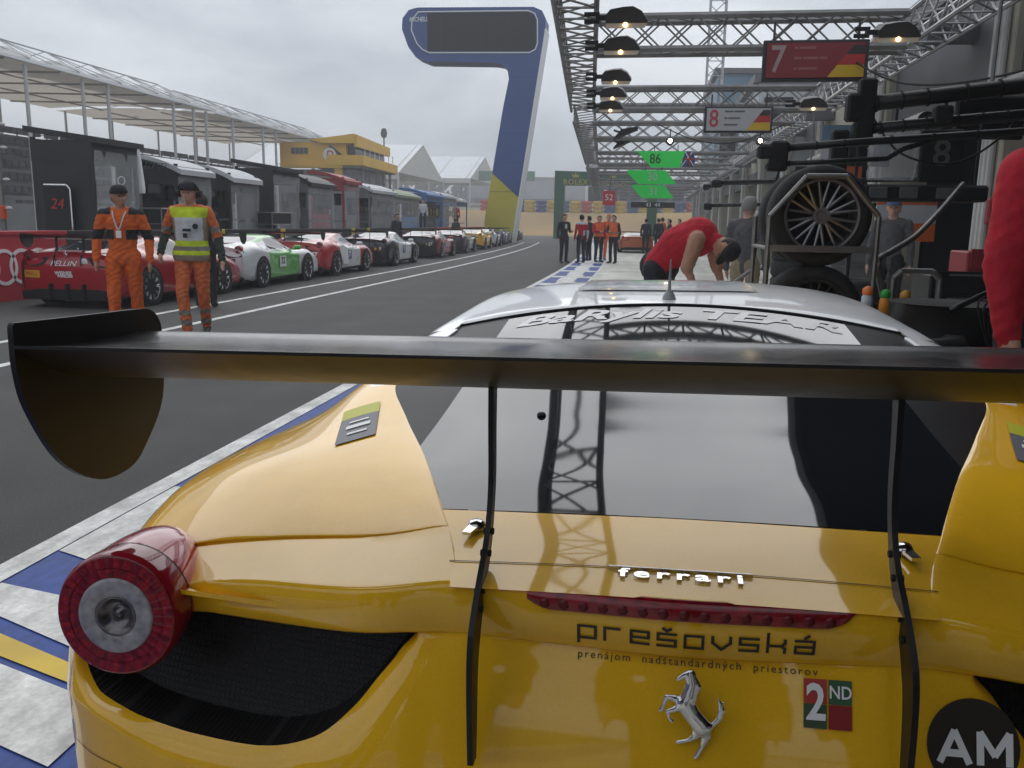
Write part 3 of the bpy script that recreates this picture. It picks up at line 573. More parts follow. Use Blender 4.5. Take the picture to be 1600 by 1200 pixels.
def gantry(label, y0, y1, cross, z=3.9, xr=3.75, h=.45, ma=None, legs=(), dz=0):
    t = thing('lighting_gantry', label, 'gantry', (0, 0, 0), group='lighting gantries over the pit boxes'); ma = ma or M_TRD
    n = int((y1 - y0) / .55); truss(MB(), (xl(y0), y0, z), (xl(y1), y1, z), .5, h, n, .032, .015).build('side_truss', ma, t)
    truss(MB(), (xr, y0, z), (xr, y1, z), .45, h, n, .032, .015).build('side_truss', M_ALU, t)
    for y in cross: 
        b = truss(MB(), (xl(y) + .25, y, z), (xr - .22, y, z), .4, h, 9, .05, .014); b.build('cross_truss', ma, t)
        MB().box((xr + .5, y, z + .2), (.9, .3, .25)).build('wall_bracket', M_GREYB, t)
    for y in legs: truss(MB(), (xr + .45, y, 0), (xr + .45, y, z), .3, .3, 8, .03, .014).build('leg_truss', M_ALU, t)
    return t
gantry('nearest lighting gantry, overhead of the yellow race car', -6.5, 20.3, (-3.0, 8.3, 13.5, 20.05))
gantry('second lighting gantry, behind the white number eight sign', 22.4, 37.5, (22.6, 26.4, 31.5, 37.3), h=.42); gantry('third lighting gantry, beyond the green number signs', 39, 58, (39.2, 44, 49, 57.6), z=3.85, h=.42); gantry('farthest lighting gantry at the end of the boxes', 60, 80, (60.3, 66, 72, 79.5), z=3.85, h=.42)
t = thing('lattice_mast', 'tall slim lattice mast rising behind the gantries', 'mast', (4.2, 60, 0)); truss(MB(), (0, 0, 0), (0, 0, 24), 1.0, 1.0, 26, .06, .03).build('mast_truss', M_ALU, t)
# flood lamps under the side truss
M_LHOOD = mat('lamp_hood', (.030, .028, .028), .55, noise=(4, .3)); M_LGL = mat('lamp_glass', (.45, .43, .40), .15, emit=((1, .72, .40), .06)); M_BULB = mat('lamp_bulb', (1, .8, .5), .3, emit=((1, .62, .22), 9))
M_LIT = mat('lamp_lit', (1, .9, .6), .3, emit=((1, .80, .45), 60))
def lamp(label, x, y, z=3.66, bulb=M_BULB):
    t = thing('flood_lamp', label, 'lamp', (x, y, z), group='flood lamps on the gantries'); t.rotation_euler = (R(13), 0, 0)
    pr = [(-.25, .0), (-.25, .09), (-.2, .15), (-.05, .175), (.06, .18), (.16, .13), (.235, .03), (.235, 0)]
    MB().prism(pr, -.17, .17, 'y').build('hood', M_LHOOD, t); MB().prism([(-.24, -.055), (.2, -.055), (.235, 0), (-.25, 0)], -.16, .16, 'y').build('lens', M_LGL, t)
    MB().lathe([(0, .028), (.022, .018), (.028, 0), (.022, -.018), (0, -.028)], (-.02, -.17, -.018), n=10).build('bulb', bulb, t, smooth=True)
    MB().box((-.3, 0, .06), (.14, .16, .06)).box((-.42, 0, .10), (.18, .05, .05)).box((-.42, 0, .02), (.18, .05, .05)).build('bracket', M_MATT, t)
    return t
for k, y in enumerate((9.2, 10.8, 12.4, 14.9, 16.7, 18.4)): lamp('black hooded flood lamp under the near gantry, %s from the camera' % ('first', 'second', 'third', 'fourth', 'fifth', 'sixth')[k], xl(y) + .62, y, 3.72)
for k, (x, y, z) in enumerate(((3.0, 11.8, 3.72), (3.05, 17.4, 3.62))): lamp(('black hooded flood lamp right of the red number seven sign', 'black hooded flood lamp below the red number seven sign')[k], x, y, z)
for k, (x, y, z) in enumerate(((.61, 24, 3.61), (2.94, 24, 3.62))):
    t = thing('spot_lamp', ('glaring spot lamp left below the number eight sign', 'glaring spot lamp right below the number eight sign')[k], 'lamp', (x, y, z), group='glaring spot lamps'); MB().lathe([(.0, .0), (.085, .0), (.10, .02), (.11, .16), (.05, .24), (0, .25)], axis='y', n=16).build('housing', M_MATT, t); MB().lathe([(0, -.012), (.035, -.01), (.05, -.004)], axis='y', n=16).build('lens', M_LIT, t); MB().box((0, .1, .17), (.03, .03, .3)).build('bracket', M_MATT, t)
for k, (x, y) in enumerate(((-1.15, 24.2), (-1.25, 27.0))):
    t = thing('tilted_panel_lamp', ('tilted dark panel lamp at the corner of the second gantry, nearer', 'tilted dark panel lamp at the corner of the second gantry, farther')[k], 'lamp', (x + .55, y, 3.7), group='tilted panel lamps'); MB().prism([(-.3, -.05), (.35, .22), (.33, .28), (-.1, .2)], -.25, .25, 'y').build('panel', M_MATT, t); MB().cyl((-.3, 0, .2), (0, 0, .1), .03, n=6).build('bracket', M_MATT, t)

# ---------------- number signs
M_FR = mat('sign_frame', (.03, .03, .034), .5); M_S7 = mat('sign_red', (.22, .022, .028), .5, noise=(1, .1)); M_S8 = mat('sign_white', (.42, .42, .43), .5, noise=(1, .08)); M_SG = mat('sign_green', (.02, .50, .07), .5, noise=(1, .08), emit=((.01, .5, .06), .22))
M_FBLK = mat('flag_black', (.03, .025, .022), .5); M_FRED = mat('flag_red', (.42, .03, .025), .5); M_FYEL = mat('flag_yellow', (.6, .38, .02), .5); M_NUMR = mat('number_red', (.42, .05, .07), .5); M_NUMG = mat('number_grey', (.36, .27, .27), .5)
def board(label, x0, x1, y, z0, z1, face, num, nma, names, back=False):
    t = thing('number_sign', label, 'sign', ((x0 + x1) / 2, y, z0), group='numbered garage signs'); w, h = x1 - x0, z1 - z0
    MB().box((0, .05, h / 2), (w, .08, h), 0, .01).build('frame', M_FR, t); MB().box((0, 0, h / 2), (w - .1, .03, h - .09)).build('face', face, t)
    text('number', num, h * .92, nma, t, lambda u, v, w_: (-w / 2 + .20 + u, -.018, h / 2 + v), sx=.82, bold=.006)
    fx, fz = w / 2 - .055, .05
    for k, (c_, a0, a1) in enumerate(((M_FYEL, 0, .16), (M_FRED, .162, .30), (M_FBLK, .302, .42))):
        dx = lambda a: .48 - a * .78
        MB().quad((fx - dx(a0), -.0175, fz + a0 * h / .55), (fx, -.0175, fz + a0 * h / .55), (fx, -.0175, fz + a1 * h / .55), (fx - dx(a1), -.0175, fz + a1 * h / .55)).build('flag_band', c_, t)
    for k in range(3): 
        for i, ch_ in enumerate(names[k]): MB().box((-w / 2 + .42 + sum(names[k][:i]) + .02 * i + ch_ / 2, -.0175, h * (.8 - .25 * k)), (ch_, .004, .035)).build('driver_line', mat('faint_red', (.30, .10, .10), .5) if num == '7' else M_GREYB, t)
    for sx in (-.4, .4): MB().cyl((sx * w, .06, h - .02), (sx * w, .06, h + .25), .018, n=6).build('hanger', M_FR, t)
board('red number seven sign with flag corner, hanging from the near gantry', 1.55, 2.96, 12.98, 3.39, 3.94, M_S7, '7', M_NUMG, ((.04, .22), (.1, .2, .1), (.04, .25))); board('white number eight sign with flag corner, hanging from the gantry end', 1.2, 2.63, 19.6, 3.37, 3.92, M_S8, '8', M_NUMR, ((.18, .22), (.06, .25), (.28,)))
def arrow(label, num, x0, x1, y, z0, z1, flag=False, dz=0):
    t = thing('arrow_sign', label, 'sign', (x0, y, z0), group='green arrow number signs'); w, h = x1 - x0, z1 - z0
    MB().prism([(.42, 0), (w - (.35 if flag else .02), 0), (w - (.28 if flag else .0), .03), (w - .42, h), (0, h), (.02, h * .8)] if not flag else [(.5, 0), (w - .5, 0), (w - .35, h), (0, h)], 0, .06, 'y').build('face', M_SG, t)
    text('number', num, h * .85, mat('number_pale', (.42, .50, .44), .5) if not flag else M_FBLK, t, lambda u, v, w_: (w * (.52 if not flag else .32) + u, -.006, h * .5 + v), sx=.85, bold=.004)
    for sx in (.3, .7): MB().cyl((sx * w, .09, h * .2), (sx * w, .09, max(h + .2, 3.9 - z0)), .015, n=6).build('hanger', M_FR, t)
    if flag:
        fb = MB().add([(w - .48, .0, .02), (w - .05, .0, .02), (w - .0, .0, h * .5), (w - .1, 0, h), (w - .33, .0, h)], [(0, 1, 2, 3, 4)]).build('flag_field', mat('flag_blue', (.05, .07, .22), .5), t)
        for a_, c_, q, e in (((w - .4, h * .5), (w - .02, h * .5), M_FRED, .05), ((w - .2, .03), (w - .2, h - .03), M_FRED, .05), ((w - .46, .03), (w - .1, h - .02), M_TEXTW, .03), ((w - .34, h - .03), (w - .05, .05), M_TEXTW, .03)): MB().cyl((a_[0], -.008, a_[1]), (c_[0], -.008, c_[1]), e * .5, n=6).build('flag_bar', q, t)
    return t
arrow('green arrow sign eighty-six with union flag tip', '86', -.32, 1.62, 30, 3.31, 3.84, True); arrow('green arrow sign numbered thirty', '30', -.70, 1.16, 34, 2.95, 3.46); arrow('green arrow sign numbered thirty-one, lowest of the green signs', '31', -.54, 1.22, 38, 2.55, 3.09)
t = thing('hanging_board', 'small square red board with white figures hanging beyond the green signs', 'board', (-1.75, 44, 2.35)); MB().box((0, 0, .35), (.62, .04, .7), 0, .01).build('face', mat('board_red', (.5, .04, .04), .5), t); text('figures', '52', .42, M_TEXTW, t, lambda u, v, w: (u, -.025, .38 + v)); MB().cyl((0, 0, .68), (.1, 0, 1.5), .02, n=6).build('hanger', M_FR, t)
t = thing('low_number_board', 'black number board under the green thirty-one sign', 'board', (.4, 41, 2.2)); MB().box((0, 0, .13), (2.0, .05, .26)).build('face', M_FR, t); text('figures', '43  44', .26, M_TEXTW, t, lambda u, v, w: (u, -.03, .13 + v))
# ---------------- service booms, pipes and panels over the box on the right
def boom(label, pts, r, hang=()):
    t = thing('service_boom', label, 'boom', (0, 0, 0), group='black service booms'); MB().sweep(pts, r, 10).build('arm', M_BLK, t, smooth=True)
    e = pts[0]; MB().box((e[0] - .02, e[1], e[2] - .02), (.14, .14, r * 3.4), 0, .02).build('end_block', M_MATT, t)
    for x, y, z, l_ in hang: MB().box((x, y, z - l_ / 2), (.13, .13, l_), 0, .015).build('hanging_box', M_MATT, t)
    for k in range(1, len(pts)): p, q = np.array(pts[k - 1]), np.array(pts[k]); [MB().cyl(p + (q - p) * f, p + (q - p) * (f + .02), r * 1.18, n=10).build('clamp', M_MATT, t) for f in (.2, .5, .8)]
    return t
boom('thick black service boom, uppermost on the right', [(1.66, 7.5, 2.35), (2.3, 7.5, 2.425), (3.1, 7.5, 2.52), (4.2, 7.5, 2.66)], .062, [(1.72, 7.5, 2.55, .5), (1.55, 7.55, 2.16, .34)])
boom('black service boom with square lamp box, second from the top', [(1.72, 7.5, 2.165), (2.3, 7.5, 2.22), (2.9, 7.5, 2.275), (4.2, 7.5, 2.4)], .045, [(2.3, 7.48, 2.34, .14)])
boom('black service boom with a hanging box at its free end', [(.93, 7, 1.965), (1.6, 7, 2.02), (2.6, 7, 2.09), (4.2, 7, 2.2)], .03, [(1.0, 7.0, 2.02, .22)])
boom('thin lowest black boom with a drooping cable', [(1.0, 7, 1.855), (1.4, 7, 1.875), (1.79, 7, 1.90), (1.9, 7, 1.97), (2.15, 7, 2.05)], .02)
boom('black boom crossing above the tyre rack from the far box', [(1.0, 12.5, 1.98), (1.5, 12.5, 2.0), (4.2, 12.5, 2.06)], .03); boom('black boom above the bending man', [(1.15, 16, 1.75), (2, 16, 1.78), (4.2, 16, 1.8)], .035)
boom('long pale boom end nearest the green signs', [(1.5, 22, 2.35), (2, 22, 2.42), (4.2, 22, 2.5)], .04)
t = thing('figure_board', 'black hanging panel with a dark figure eight', 'panel', (2.48, 8.0, 1.84)); MB().box((0, 0, .16), (.34, .05, .44), 0, .015).build('face', M_MATT, t); text('figure', '8', .3, M_GREYB, t, lambda u, v, w: (u, -.028, .17 + v), bold=.004); MB().cyl((0, 0, .36), (0, 0, .62), .015, n=6).build('hanger', M_MATT, t)
t = thing('foil_bag', 'crinkled clear plastic bag hanging beside the number panel', 'bag', (2.12, 8.1, 1.8)); g = np.array([[(.2 * math.cos(a_) * (1 - .25 * abs(z - .2)) + .02 * math.sin(13 * a_ + 30 * z), .1 * math.sin(a_), z) for a_ in np.linspace(0, 2 * math.pi, 25)] for z in np.linspace(0, .42, 12)]); MB().grid(g).build('bag_skin', M_PLAS, t, smooth=True); MB().cyl((0, 0, .4), (0, 0, .6), .012, n=6).build('hanger', M_MATT, t)
t = thing('equipment_shelf', 'dark equipment shelf hanging below the booms', 'shelf', (2.35, 8.2, 1.62)); MB().box((0, 0, .07), (1.1, .4, .14), 0, .02).build('tray', M_MATT, t); [MB().cyl((x, 0, .1), (x, 0, .75), .014, n=6).build('hanger', M_MATT, t) for x in (-.5, .5)]
for k, x in enumerate((-.35, -.1, .2)): MB().box((x, -.205, .07), (.15, .02, .09), 0, .004).build('control_box', M_GREYB, t)
# hose sweeping down from the shelf
t = thing('air_hose', 'grey hose sweeping down from the booms to the tyre rack', 'hose', (0, 0, 0)); MB().sweep(cat1(np.array([(2.55, 7.6, 1.75), (2.35, 7.4, 1.55), (2.05, 7.0, 1.33), (1.75, 6.5, 1.22), (1.62, 6.3, 1.15), (1.7, 6.4, .9)]), 8), .022, 8).build('hose_line', M_STEEL, t, smooth=True)

# ---------------- tyre rack
def wheel_into(t, c, r=.345, rr=.245, w=.28, rim=M_RIM, ax='y', nm='wheel'):
    wl = link(nm, None, t, c); s = -1
    h = w / 2; MB().lathe([(rr - .01, -h + .02), (rr + .01, -h), (r - .05, -h - .006), (r - .012, -h + .03), (r, -h + .07), (r, h - .07), (r - .012, h - .03), (r - .05, h + .006), (rr, h)], axis=ax, n=48).build('tyre', M_TYRE, wl, smooth=True)
    b = MB(); b.lathe([(rr + .006, -h + .0), (rr + .002, -h - .008), (rr - .012, -h - .006), (rr - .02, -h + .02), (rr - .03, -h + .10), (rr - .035, h)], axis=ax, n=48)
    for k in range(10):
        a_ = 2 * math.pi * (k + .5) / 10
        for da in (-.15, .15):
            p = (.058 * math.cos(a_), -h + .03, .058 * math.sin(a_)); q = ((rr - .014) * math.cos(a_ + da), -h + .012, (rr - .014) * math.sin(a_ + da))
            b.cyl(p, q, .0135, .0085, n=6)
    b.lathe([(.0, -h + .03), (.03, -h + .03), (.034, -h + .018), (.056, -h + .018), (.066, -h + .04), (.066, h * .3)], axis=ax, n=24)
    b.build('rim', rim, wl, auto=40); MB().lathe([(0, h * .4), (rr - .03, h * .4)], axis=ax, n=24).build('hub_back', M_MATT, wl)
    return wl
t = thing('tyre_rack', 'steel tyre rack with sloping shoulders beside the boxes', 'tyre rack', (1.2, 6.2, 0))
for y in (-.02, .75):
    fr = [(-.345, 0, .1), (-.345, 0, 1.45), (-.12, 0, 1.72), (.14, 0, 1.72), (.365, 0, 1.46), (.365, 0, .1)]
    MB().tube([(x, y, z) for x, _, z in fr], .019, 8).build('end_frame', M_STEEL, t)
    for z in (1.235, .55): MB().box((.01, y, z), (.70, .03, .045)).build('cross_rail', M_STEEL, t)
for z in (1.235, .55, .12):
    for x in (-.345, .365): MB().cyl((x, -.02, z), (x, .75, z), .016, n=8).build('side_rail', M_STEEL, t)
MB().tube([(-.345, .75, 1.05), (-.62, 1.0, .8)], .016, 8).build('brace', M_STEEL, t)
for q, l_ in (((1.205, 6.36, 1.46 + .135), 'slick tyre on a grey spoked wheel, upper shelf of the rack'), ((1.2, 6.36, .78), 'slick tyre on a dark wheel, lower shelf of the rack')):
    wt = thing('mounted_slick', l_, 'wheel', q, group='wheels in the rack'); wheel_into(wt, (0, 0, 0), rim=M_RIM if q[2] > 1.2 else M_MATT); 
bpy.data.objects['mounted_slick'].location.z = 1.459
t = thing('mounted_slick', 'slick tyre standing behind the rack\'s upper wheel', 'wheel', (1.2, 6.75, 1.459), group='wheels in the rack'); wheel_into(t, (0, 0, 0))
# ---------------- dark kit on the floor right of the car
def lying(label, c, r=.33, w=.27):
    t = thing('tyre', label, 'tyre', c, group='loose tyres by the rack'); MB().lathe([(r - .1, 0), (r - .03, .0), (r, .05), (r, w - .05), (r - .03, w), (r - .1, w), (r - .13, w - .03), (r - .13, .03), (r - .1, 0)], n=36).build('rubber', M_TYRE, t, smooth=True); return t
for k in range(3): lying(('bottom', 'middle', 'top')[k] + ' tyre of the stack in front of the rack', (1.42, 4.9, .002 + k * .275))
for k in range(2): lying(('bottom', 'top')[k] + ' tyre of the stack nearest the man in the red sweatshirt', (1.78, 4.4, .002 + k * .275), .36)
t = thing('oil_drum', 'black drum behind the loose tyres', 'drum', (1.72, 5.2, 0)); MB().lathe([(0, 0), (.29, 0), (.3, .02), (.29, .3), (.305, .32), (.29, .34), (.29, .62), (.305, .64), (.29, .66), (.29, .95), (.3, .97), (.27, .965), (0, .96)], n=28).build('shell', M_BLK, t, auto=50)
t = thing('pit_scooter', 'black pit scooter with raised handlebar by the column', 'scooter', (1.95, 5.3, 0))
MB().sweep(cat1(np.array([(-.3, -.4, .95), (-.1, -.35, 1.05), (.08, -.3, 1.12), (.2, -.28, 1.14)]), 6), .017, 8).build('handlebar', M_BLK, t, smooth=True); MB().cyl((.19, -.28, 1.135), (.34, -.26, 1.15), .024, n=10).build('grip', M_MATT, t); MB().cyl((-.02, -.33, 1.05), (.05, -.5, .25), .028, n=8).build('fork', M_BLK, t)
MB().lathe([(.1, -.05), (.19, -.05), (.22, 0), (.19, .05), (.1, .05)], (.06, -.52, .22), axis='x', n=24).build('wheel', M_TYRE, t, smooth=True); MB().lathe([(.1, -.05), (.19, -.05), (.22, 0), (.19, .05), (.1, .05)], (.06, .45, .22), axis='x', n=24).build('wheel', M_TYRE, t, smooth=True); MB().box((.05, 0, .42), (.26, .8, .18), 0, .06).build('body', M_BLK, t); MB().box((.05, .25, .66), (.28, .5, .12), 0, .05).build('seat', M_MATT, t)
b = MB(); [b.sweep(cat1(np.array([(-.1 + .04 * k, -.36, 1.04), (-.2 + .03 * k, -.5, .98 - .02 * k), (-.1, -.5, .7)]), 5), .006, 5) for k in range(4)]; b.build('cables', M_MATT, t)
for l_, x, y, z, c, cap in (('small white bottle with orange cap in front of the rack', 1.395, 5.6, .83, (.45, .55, .62), (.75, .22, .06)), ('green bottle on the stack behind the drum', 1.66, 5.75, .80, (.03, .36, .06), (.5, .25, .03)), ('orange bottle beside the green bottle', 1.555, 5.8, .80, (.72, .28, .03), (.04, .35, .06))):
    t = thing('bottle', l_, 'bottle', (x, y, z), group='small bottles by the rack'); MB().lathe([(0, 0), (.034, 0), (.036, .1), (.034, .13), (.018, .16)], n=16).build('body', mat('b_' + l_[:14], c, .4), t, smooth=True); MB().lathe([(.02, .135), (.034, .15), (.032, .18), (.016, .195), (0, .2)], n=16).build('cap', mat('c_' + l_[:14], cap, .4), t, smooth=True)
t = thing('work_table', 'dark steel work table behind the rack carrying bottles', 'table', (1.6, 5.85, 0)); MB().box((0, 0, .78), (.75, .5, .04)).build('top', M_GREYB, t); [MB().box((x, y, .38), (.04, .04, .76)).build('leg', M_STEEL, t) for x in (-.35, .35) for y in (-.22, .22)]
t = thing('barrier_frame', 'steel tube barrier frame between the rack and the column', 'frame', (1.95, 6.2, 0)); MB().tube([(-.25, 0, 0), (-.25, 0, 1.05), (-.2, 0, 1.1), (.0, 0, 1.1), (.05, 0, 1.05), (.05, 0, 0)], .02, 8).build('hoop', M_STEEL, t); MB().cyl((-.25, 0, .6), (.05, 0, .6), .015, n=6).build('rail', M_STEEL, t)

# unseen dark awning added over this box; its reflection darkens the rear window
t = thing('added_awning', 'dark fabric awning added out of view over the box of the yellow car', 'awning', (0, 0, 0))
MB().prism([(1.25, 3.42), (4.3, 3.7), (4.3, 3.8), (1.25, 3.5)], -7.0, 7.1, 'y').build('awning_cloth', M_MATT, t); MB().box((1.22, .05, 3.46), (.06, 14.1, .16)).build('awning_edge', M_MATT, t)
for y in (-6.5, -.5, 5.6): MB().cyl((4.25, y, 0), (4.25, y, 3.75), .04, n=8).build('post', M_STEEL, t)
# ================================================================= clutter of the boxes on the right
def cabinet(label, x, y, w, d, h, ma, n=5, rz=0):
    t = thing('tool_cabinet', label, 'cabinet', (x, y, 0), rz, 'tool cabinets by the garages'); MB().box((0, 0, h / 2 + .08), (w, d, h), 0, .015).build('case', ma, t)
    for k in range(n):
        z = .12 + h * (k + .5) / n; dr = MB().box((0, -d / 2 - .006, z), (w * .92, .014, h / n * .86), 0, .004).build('drawer', ma, t); MB().box((0, -d / 2 - .02, z + h / n * .28), (w * .7, .014, .016)).build('handle', M_STEEL, dr)
    for sx in (-1, 1):
        for sy in (-1, 1): MB().lathe([(.0, -.02), (.045, -.02), (.05, 0), (.045, .02), (0, .02)], (sx * w * .4, sy * d * .38, .05), axis='x', n=12).build('castor', M_TYRE, t)
    return t
cabinet('black tool cabinet beside the steel barrier frame', 2.75, 7.6, .9, .5, .95, M_BLK); cabinet('red tool cabinet at the garage mouth', 3.55, 9.3, .8, .5, 1.1, M_HRED); cabinet('grey tool cabinet deeper along the garages', 3.3, 14.0, .9, .5, 1.25, M_GREYB); cabinet('tall black cabinet at the nearest garage column', 3.9, 6.2, .8, .6, 1.6, M_MATT, 4)
for x, y, n, l_ in ((2.55, 15.5, 4, 'far apron'), (3.3, 17.2, 5, 'far column'), (2.4, 10.2, 3, 'orange panel')):
    for k in range(n): lying('tyre %s of the stack by the %s' % (('at the bottom', 'second from the bottom', 'third from the bottom', 'fourth from the bottom', 'fifth from the bottom')[k], l_), (x, y, .002 + k * .275), .33)
def cable(label, pts, r=.009):
    t = thing('cable', label, 'cable', (0, 0, 0), group='black cables hanging among the booms'); MB().sweep(cat1(np.array(pts), 8), r, 6).build('line', M_MATT, t, smooth=True)
cable('black cable looping below the uppermost boom', [(1.75, 7.5, 2.3), (2.0, 7.45, 1.98), (2.4, 7.45, 1.9), (2.75, 7.5, 2.1), (3.0, 7.5, 2.45)])
cable('long black cable sagging between gantry and garage front', [(2.6, 13.5, 3.9), (3.2, 12.0, 3.2), (4.0, 10.5, 3.1), (4.4, 9.5, 3.4)], .014); cable('black cable hanging at the end of the lowest boom', [(1.02, 7, 1.84), (.98, 7, 1.6), (1.1, 6.98, 1.5), (1.2, 6.99, 1.75)], .008); cable('thin cable slung under the second gantry', [(.2, 22.6, 3.9), (1.2, 22.6, 3.5), (2.2, 22.6, 3.45), (3.4, 22.6, 3.9)], .014)
for k, (x, y, z) in enumerate(((3.4, 9.6, 2.5), (3.6, 15.2, 2.6), (3.7, 20.8, 2.55))):
    t = thing('hanging_monitor', ('nearest', 'second', 'farthest')[k] + ' black monitor hanging before the garages', 'monitor', (x, y, z), R(8), 'monitors before the garages'); MB().box((0, 0, 0), (.7, .06, .42), 0, .015).build('casing', M_MATT, t); MB().box((0, -.032, 0), (.64, .008, .36)).build('screen', M_SCR, t); MB().cyl((0, .03, .2), (0, .03, 3.95 - z), .02, n=6).build('pole', M_STEEL, t)
for k, (y, c, l_) in enumerate(((8.2, M_ORANGE, 'orange'), (9.9, M_HBLUE, 'blue'), (13.2, M_AWN, 'pale'), (16.4, M_HRED, 'red'))):
    t = thing('storage_crate', l_ + ' storage crate stacked at the garage front', 'crate', (4.05, y, 0), group='crates along the garage front'); MB().box((0, 0, .22), (.5, .7, .44), 0, .02).build('tub', c, t); MB().box((0, 0, .455), (.54, .74, .03), 0, .01).build('lid', M_MATT, t); [MB().box((-.26, 0, z), (.02, .3, .03)).build('handle', M_MATT, t) for z in (.33,)]
t = thing('trolley_jack', 'long handled silver trolley jack on the apron', 'jack', (.95, 8.6, 0), R(20)); MB().box((0, 0, .12), (.26, .7, .12), 0, .03).build('frame', M_HRED, t); MB().cyl((0, -.3, .16), (0, -1.1, .85), .018, n=8).build('handle', M_STEEL, t); [MB().lathe([(0, -.02), (.06, -.02), (.065, 0), (.06, .02), (0, .02)], (x, y, .065), axis='x', n=14).build('wheel', M_TYRE, t) for x in (-.13, .13) for y in (-.28, .28)]
for k, y in enumerate((9.0, 14.6, 20.2, 25.8)):
    t = thing('garage_screen_wall', ('nearest', 'second', 'third', 'fourth')[k] + ' pale partition board inside the garages', 'partition', (7.2, y, 0), group='partition boards in the garages'); MB().box((0, 0, 1.2), (4.2, .06, 2.4)).build('board', M_GREYB, t)
    for i in range(4): MB().box((-1.6 + i * 1.0, -.04, 1.45), (.8, .03, .55)).build('poster', (M_ORANGE, M_AWN, M_HBLUE, M_HRED)[(i + k) % 4], t)
# black corner posts and ducting on the garage front
for k, y in enumerate((8.6, 14.2, 19.8)):
    t = thing('air_duct', ('nearest', 'second', 'third')[k] + ' grey ribbed duct under the garage fascia', 'duct', (4.15, y, 3.0), group='ducts under the fascia'); MB().lathe([(.14 + .012 * (i % 2), i * .09) for i in range(40)], axis='y', n=16).build('duct_skin', M_STEEL, t, smooth=True)
# ================================================================= the yellow race car
# car space: x right, y forward (0 = rear lip), z up
SEC = [  # body sections from the rear: (y, [(x, z) from the centre line to the sill])
 (.00, [(0, .936), (.2, .934), (.30, .928), (.42, .92), (.57, .905), (.70, .88), (.80, .84), (.87, .70), (.88, .35), (.8, .2)]),
 (.18, [(0, .963), (.2, .961), (.335, .955), (.43, .932), (.60, .92), (.74, .90), (.86, .855), (.925, .70), (.925, .32), (.85, .16)]),
 (.40, [(0, .985), (.25, .983), (.435, .985), (.54, .972), (.69, .955), (.83, .93), (.915, .87), (.95, .70), (.94, .28), (.86, .14)]),
 (.60, [(0, 1.01), (.3, 1.01), (.525, 1.005), (.625, .994), (.745, .972), (.855, .937), (.935, .87), (.965, .70), (.95, .25), (.86, .13)]),
 (.80, [(0, 1.042), (.35, 1.04), (.605, 1.026), (.69, 1.01), (.765, .98), (.845, .935), (.935, .86), (.968, .7), (.95, .22), (.86, .12)]),
 (1.0, [(0, 1.078), (.36, 1.075), (.625, 1.05), (.70, 1.028), (.765, .955), (.82, .91), (.925, .845), (.965, .7), (.95, .2), (.86, .12)]),
 (1.3, [(0, 1.128), (.33, 1.122), (.585, 1.095), (.675, 1.066), (.77, .94), (.85, .87), (.92, .8), (.95, .68), (.94, .2), (.86, .12)]),
 (1.5, [(0, 1.153), (.33, 1.147), (.565, 1.12), (.66, 1.08), (.775, .91), (.86, .83), (.91, .76), (.925, .65), (.93, .2), (.86, .12)]),
 (1.9, [(0, 1.174), (.30, 1.171), (.52, 1.15), (.635, 1.10), (.775, .86), (.86, .78), (.90, .70), (.90, .6), (.91, .2), (.85, .12)]),
 (2.2, [(0, 1.176), (.28, 1.172), (.50, 1.145), (.625, 1.075), (.775, .83), (.86, .76), (.89, .69), (.89, .58), (.90, .2), (.85, .12)]),
 (2.5, [(0, 1.13), (.28, 1.12), (.5, 1.07), (.67, .94), (.79, .80), (.87, .74), (.9, .68), (.9, .58), (.90, .2), (.85, .12)]),
 (2.9, [(0, .99), (.3, .97), (.52, .92), (.70, .83), (.80, .77), (.87, .73), (.91, .68), (.92, .58), (.91, .2), (.85, .12)]),
 (3.2, [(0, .83), (.3, .81), (.55, .78), (.72, .77), (.80, .79), (.87, .77), (.92, .72), (.95, .6), (.93, .2), (.85, .12)]),
 (3.6, [(0, .73), (.3, .71), (.5, .70), (.66, .75), (.78, .80), (.87, .78), (.93, .70), (.96, .58), (.94, .2), (.85, .12)]),
 (4.0, [(0, .64), (.3, .63), (.5, .63), (.65, .68), (.77, .72), (.86, .69), (.92, .62), (.94, .5), (.92, .2), (.82, .12)]),
 (4.35, [(0, .53), (.3, .53), (.5, .53), (.63, .55), (.74, .57), (.83, .55), (.88, .5), (.89, .4), (.88, .2), (.8, .12)]),
 (4.55, [(0, .42), (.3, .42), (.5, .41), (.6, .40), (.7, .39), (.78, .36), (.8, .33), (.8, .3), (.78, .17), (.75, .12)])]
def sec_grid(y0, c0, c1, nr, nc, side=-1, y1=9):
    G = np.array([[(side * x, y, z) for x, z in row] for y, row in SEC]); G = cat2(G, nr, nc)
    i0 = min(range(len(G)), key=lambda i: abs(G[i, 0, 1] - y0)); i1 = min(range(len(G)), key=lambda i: abs(G[i, 0, 1] - y1))
    return G[i0:i1 + 1, c0 * nc:c1 * nc + 1]

YC = thing('race_car', 'yellow race car with white roof, seen close from behind', 'race car', (.085, .97, 0))
YC.rotation_euler = Euler((0, R(-1.1), R(-1.0)), 'XYZ')
def both(b, name, ma, auto=40, parent=None):
    """left part and its mirrored right twin"""
    o = b.build(name, ma, parent or YC, auto=auto); V, F = list(b.V), list(b.F)
    c = MB(); c.V = [(-x, y, z) for x, y, z in V]; c.F = [f[::-1] for f in F]; c.M = b.M
    return o, c.build(name, ma, parent or YC, auto=auto)

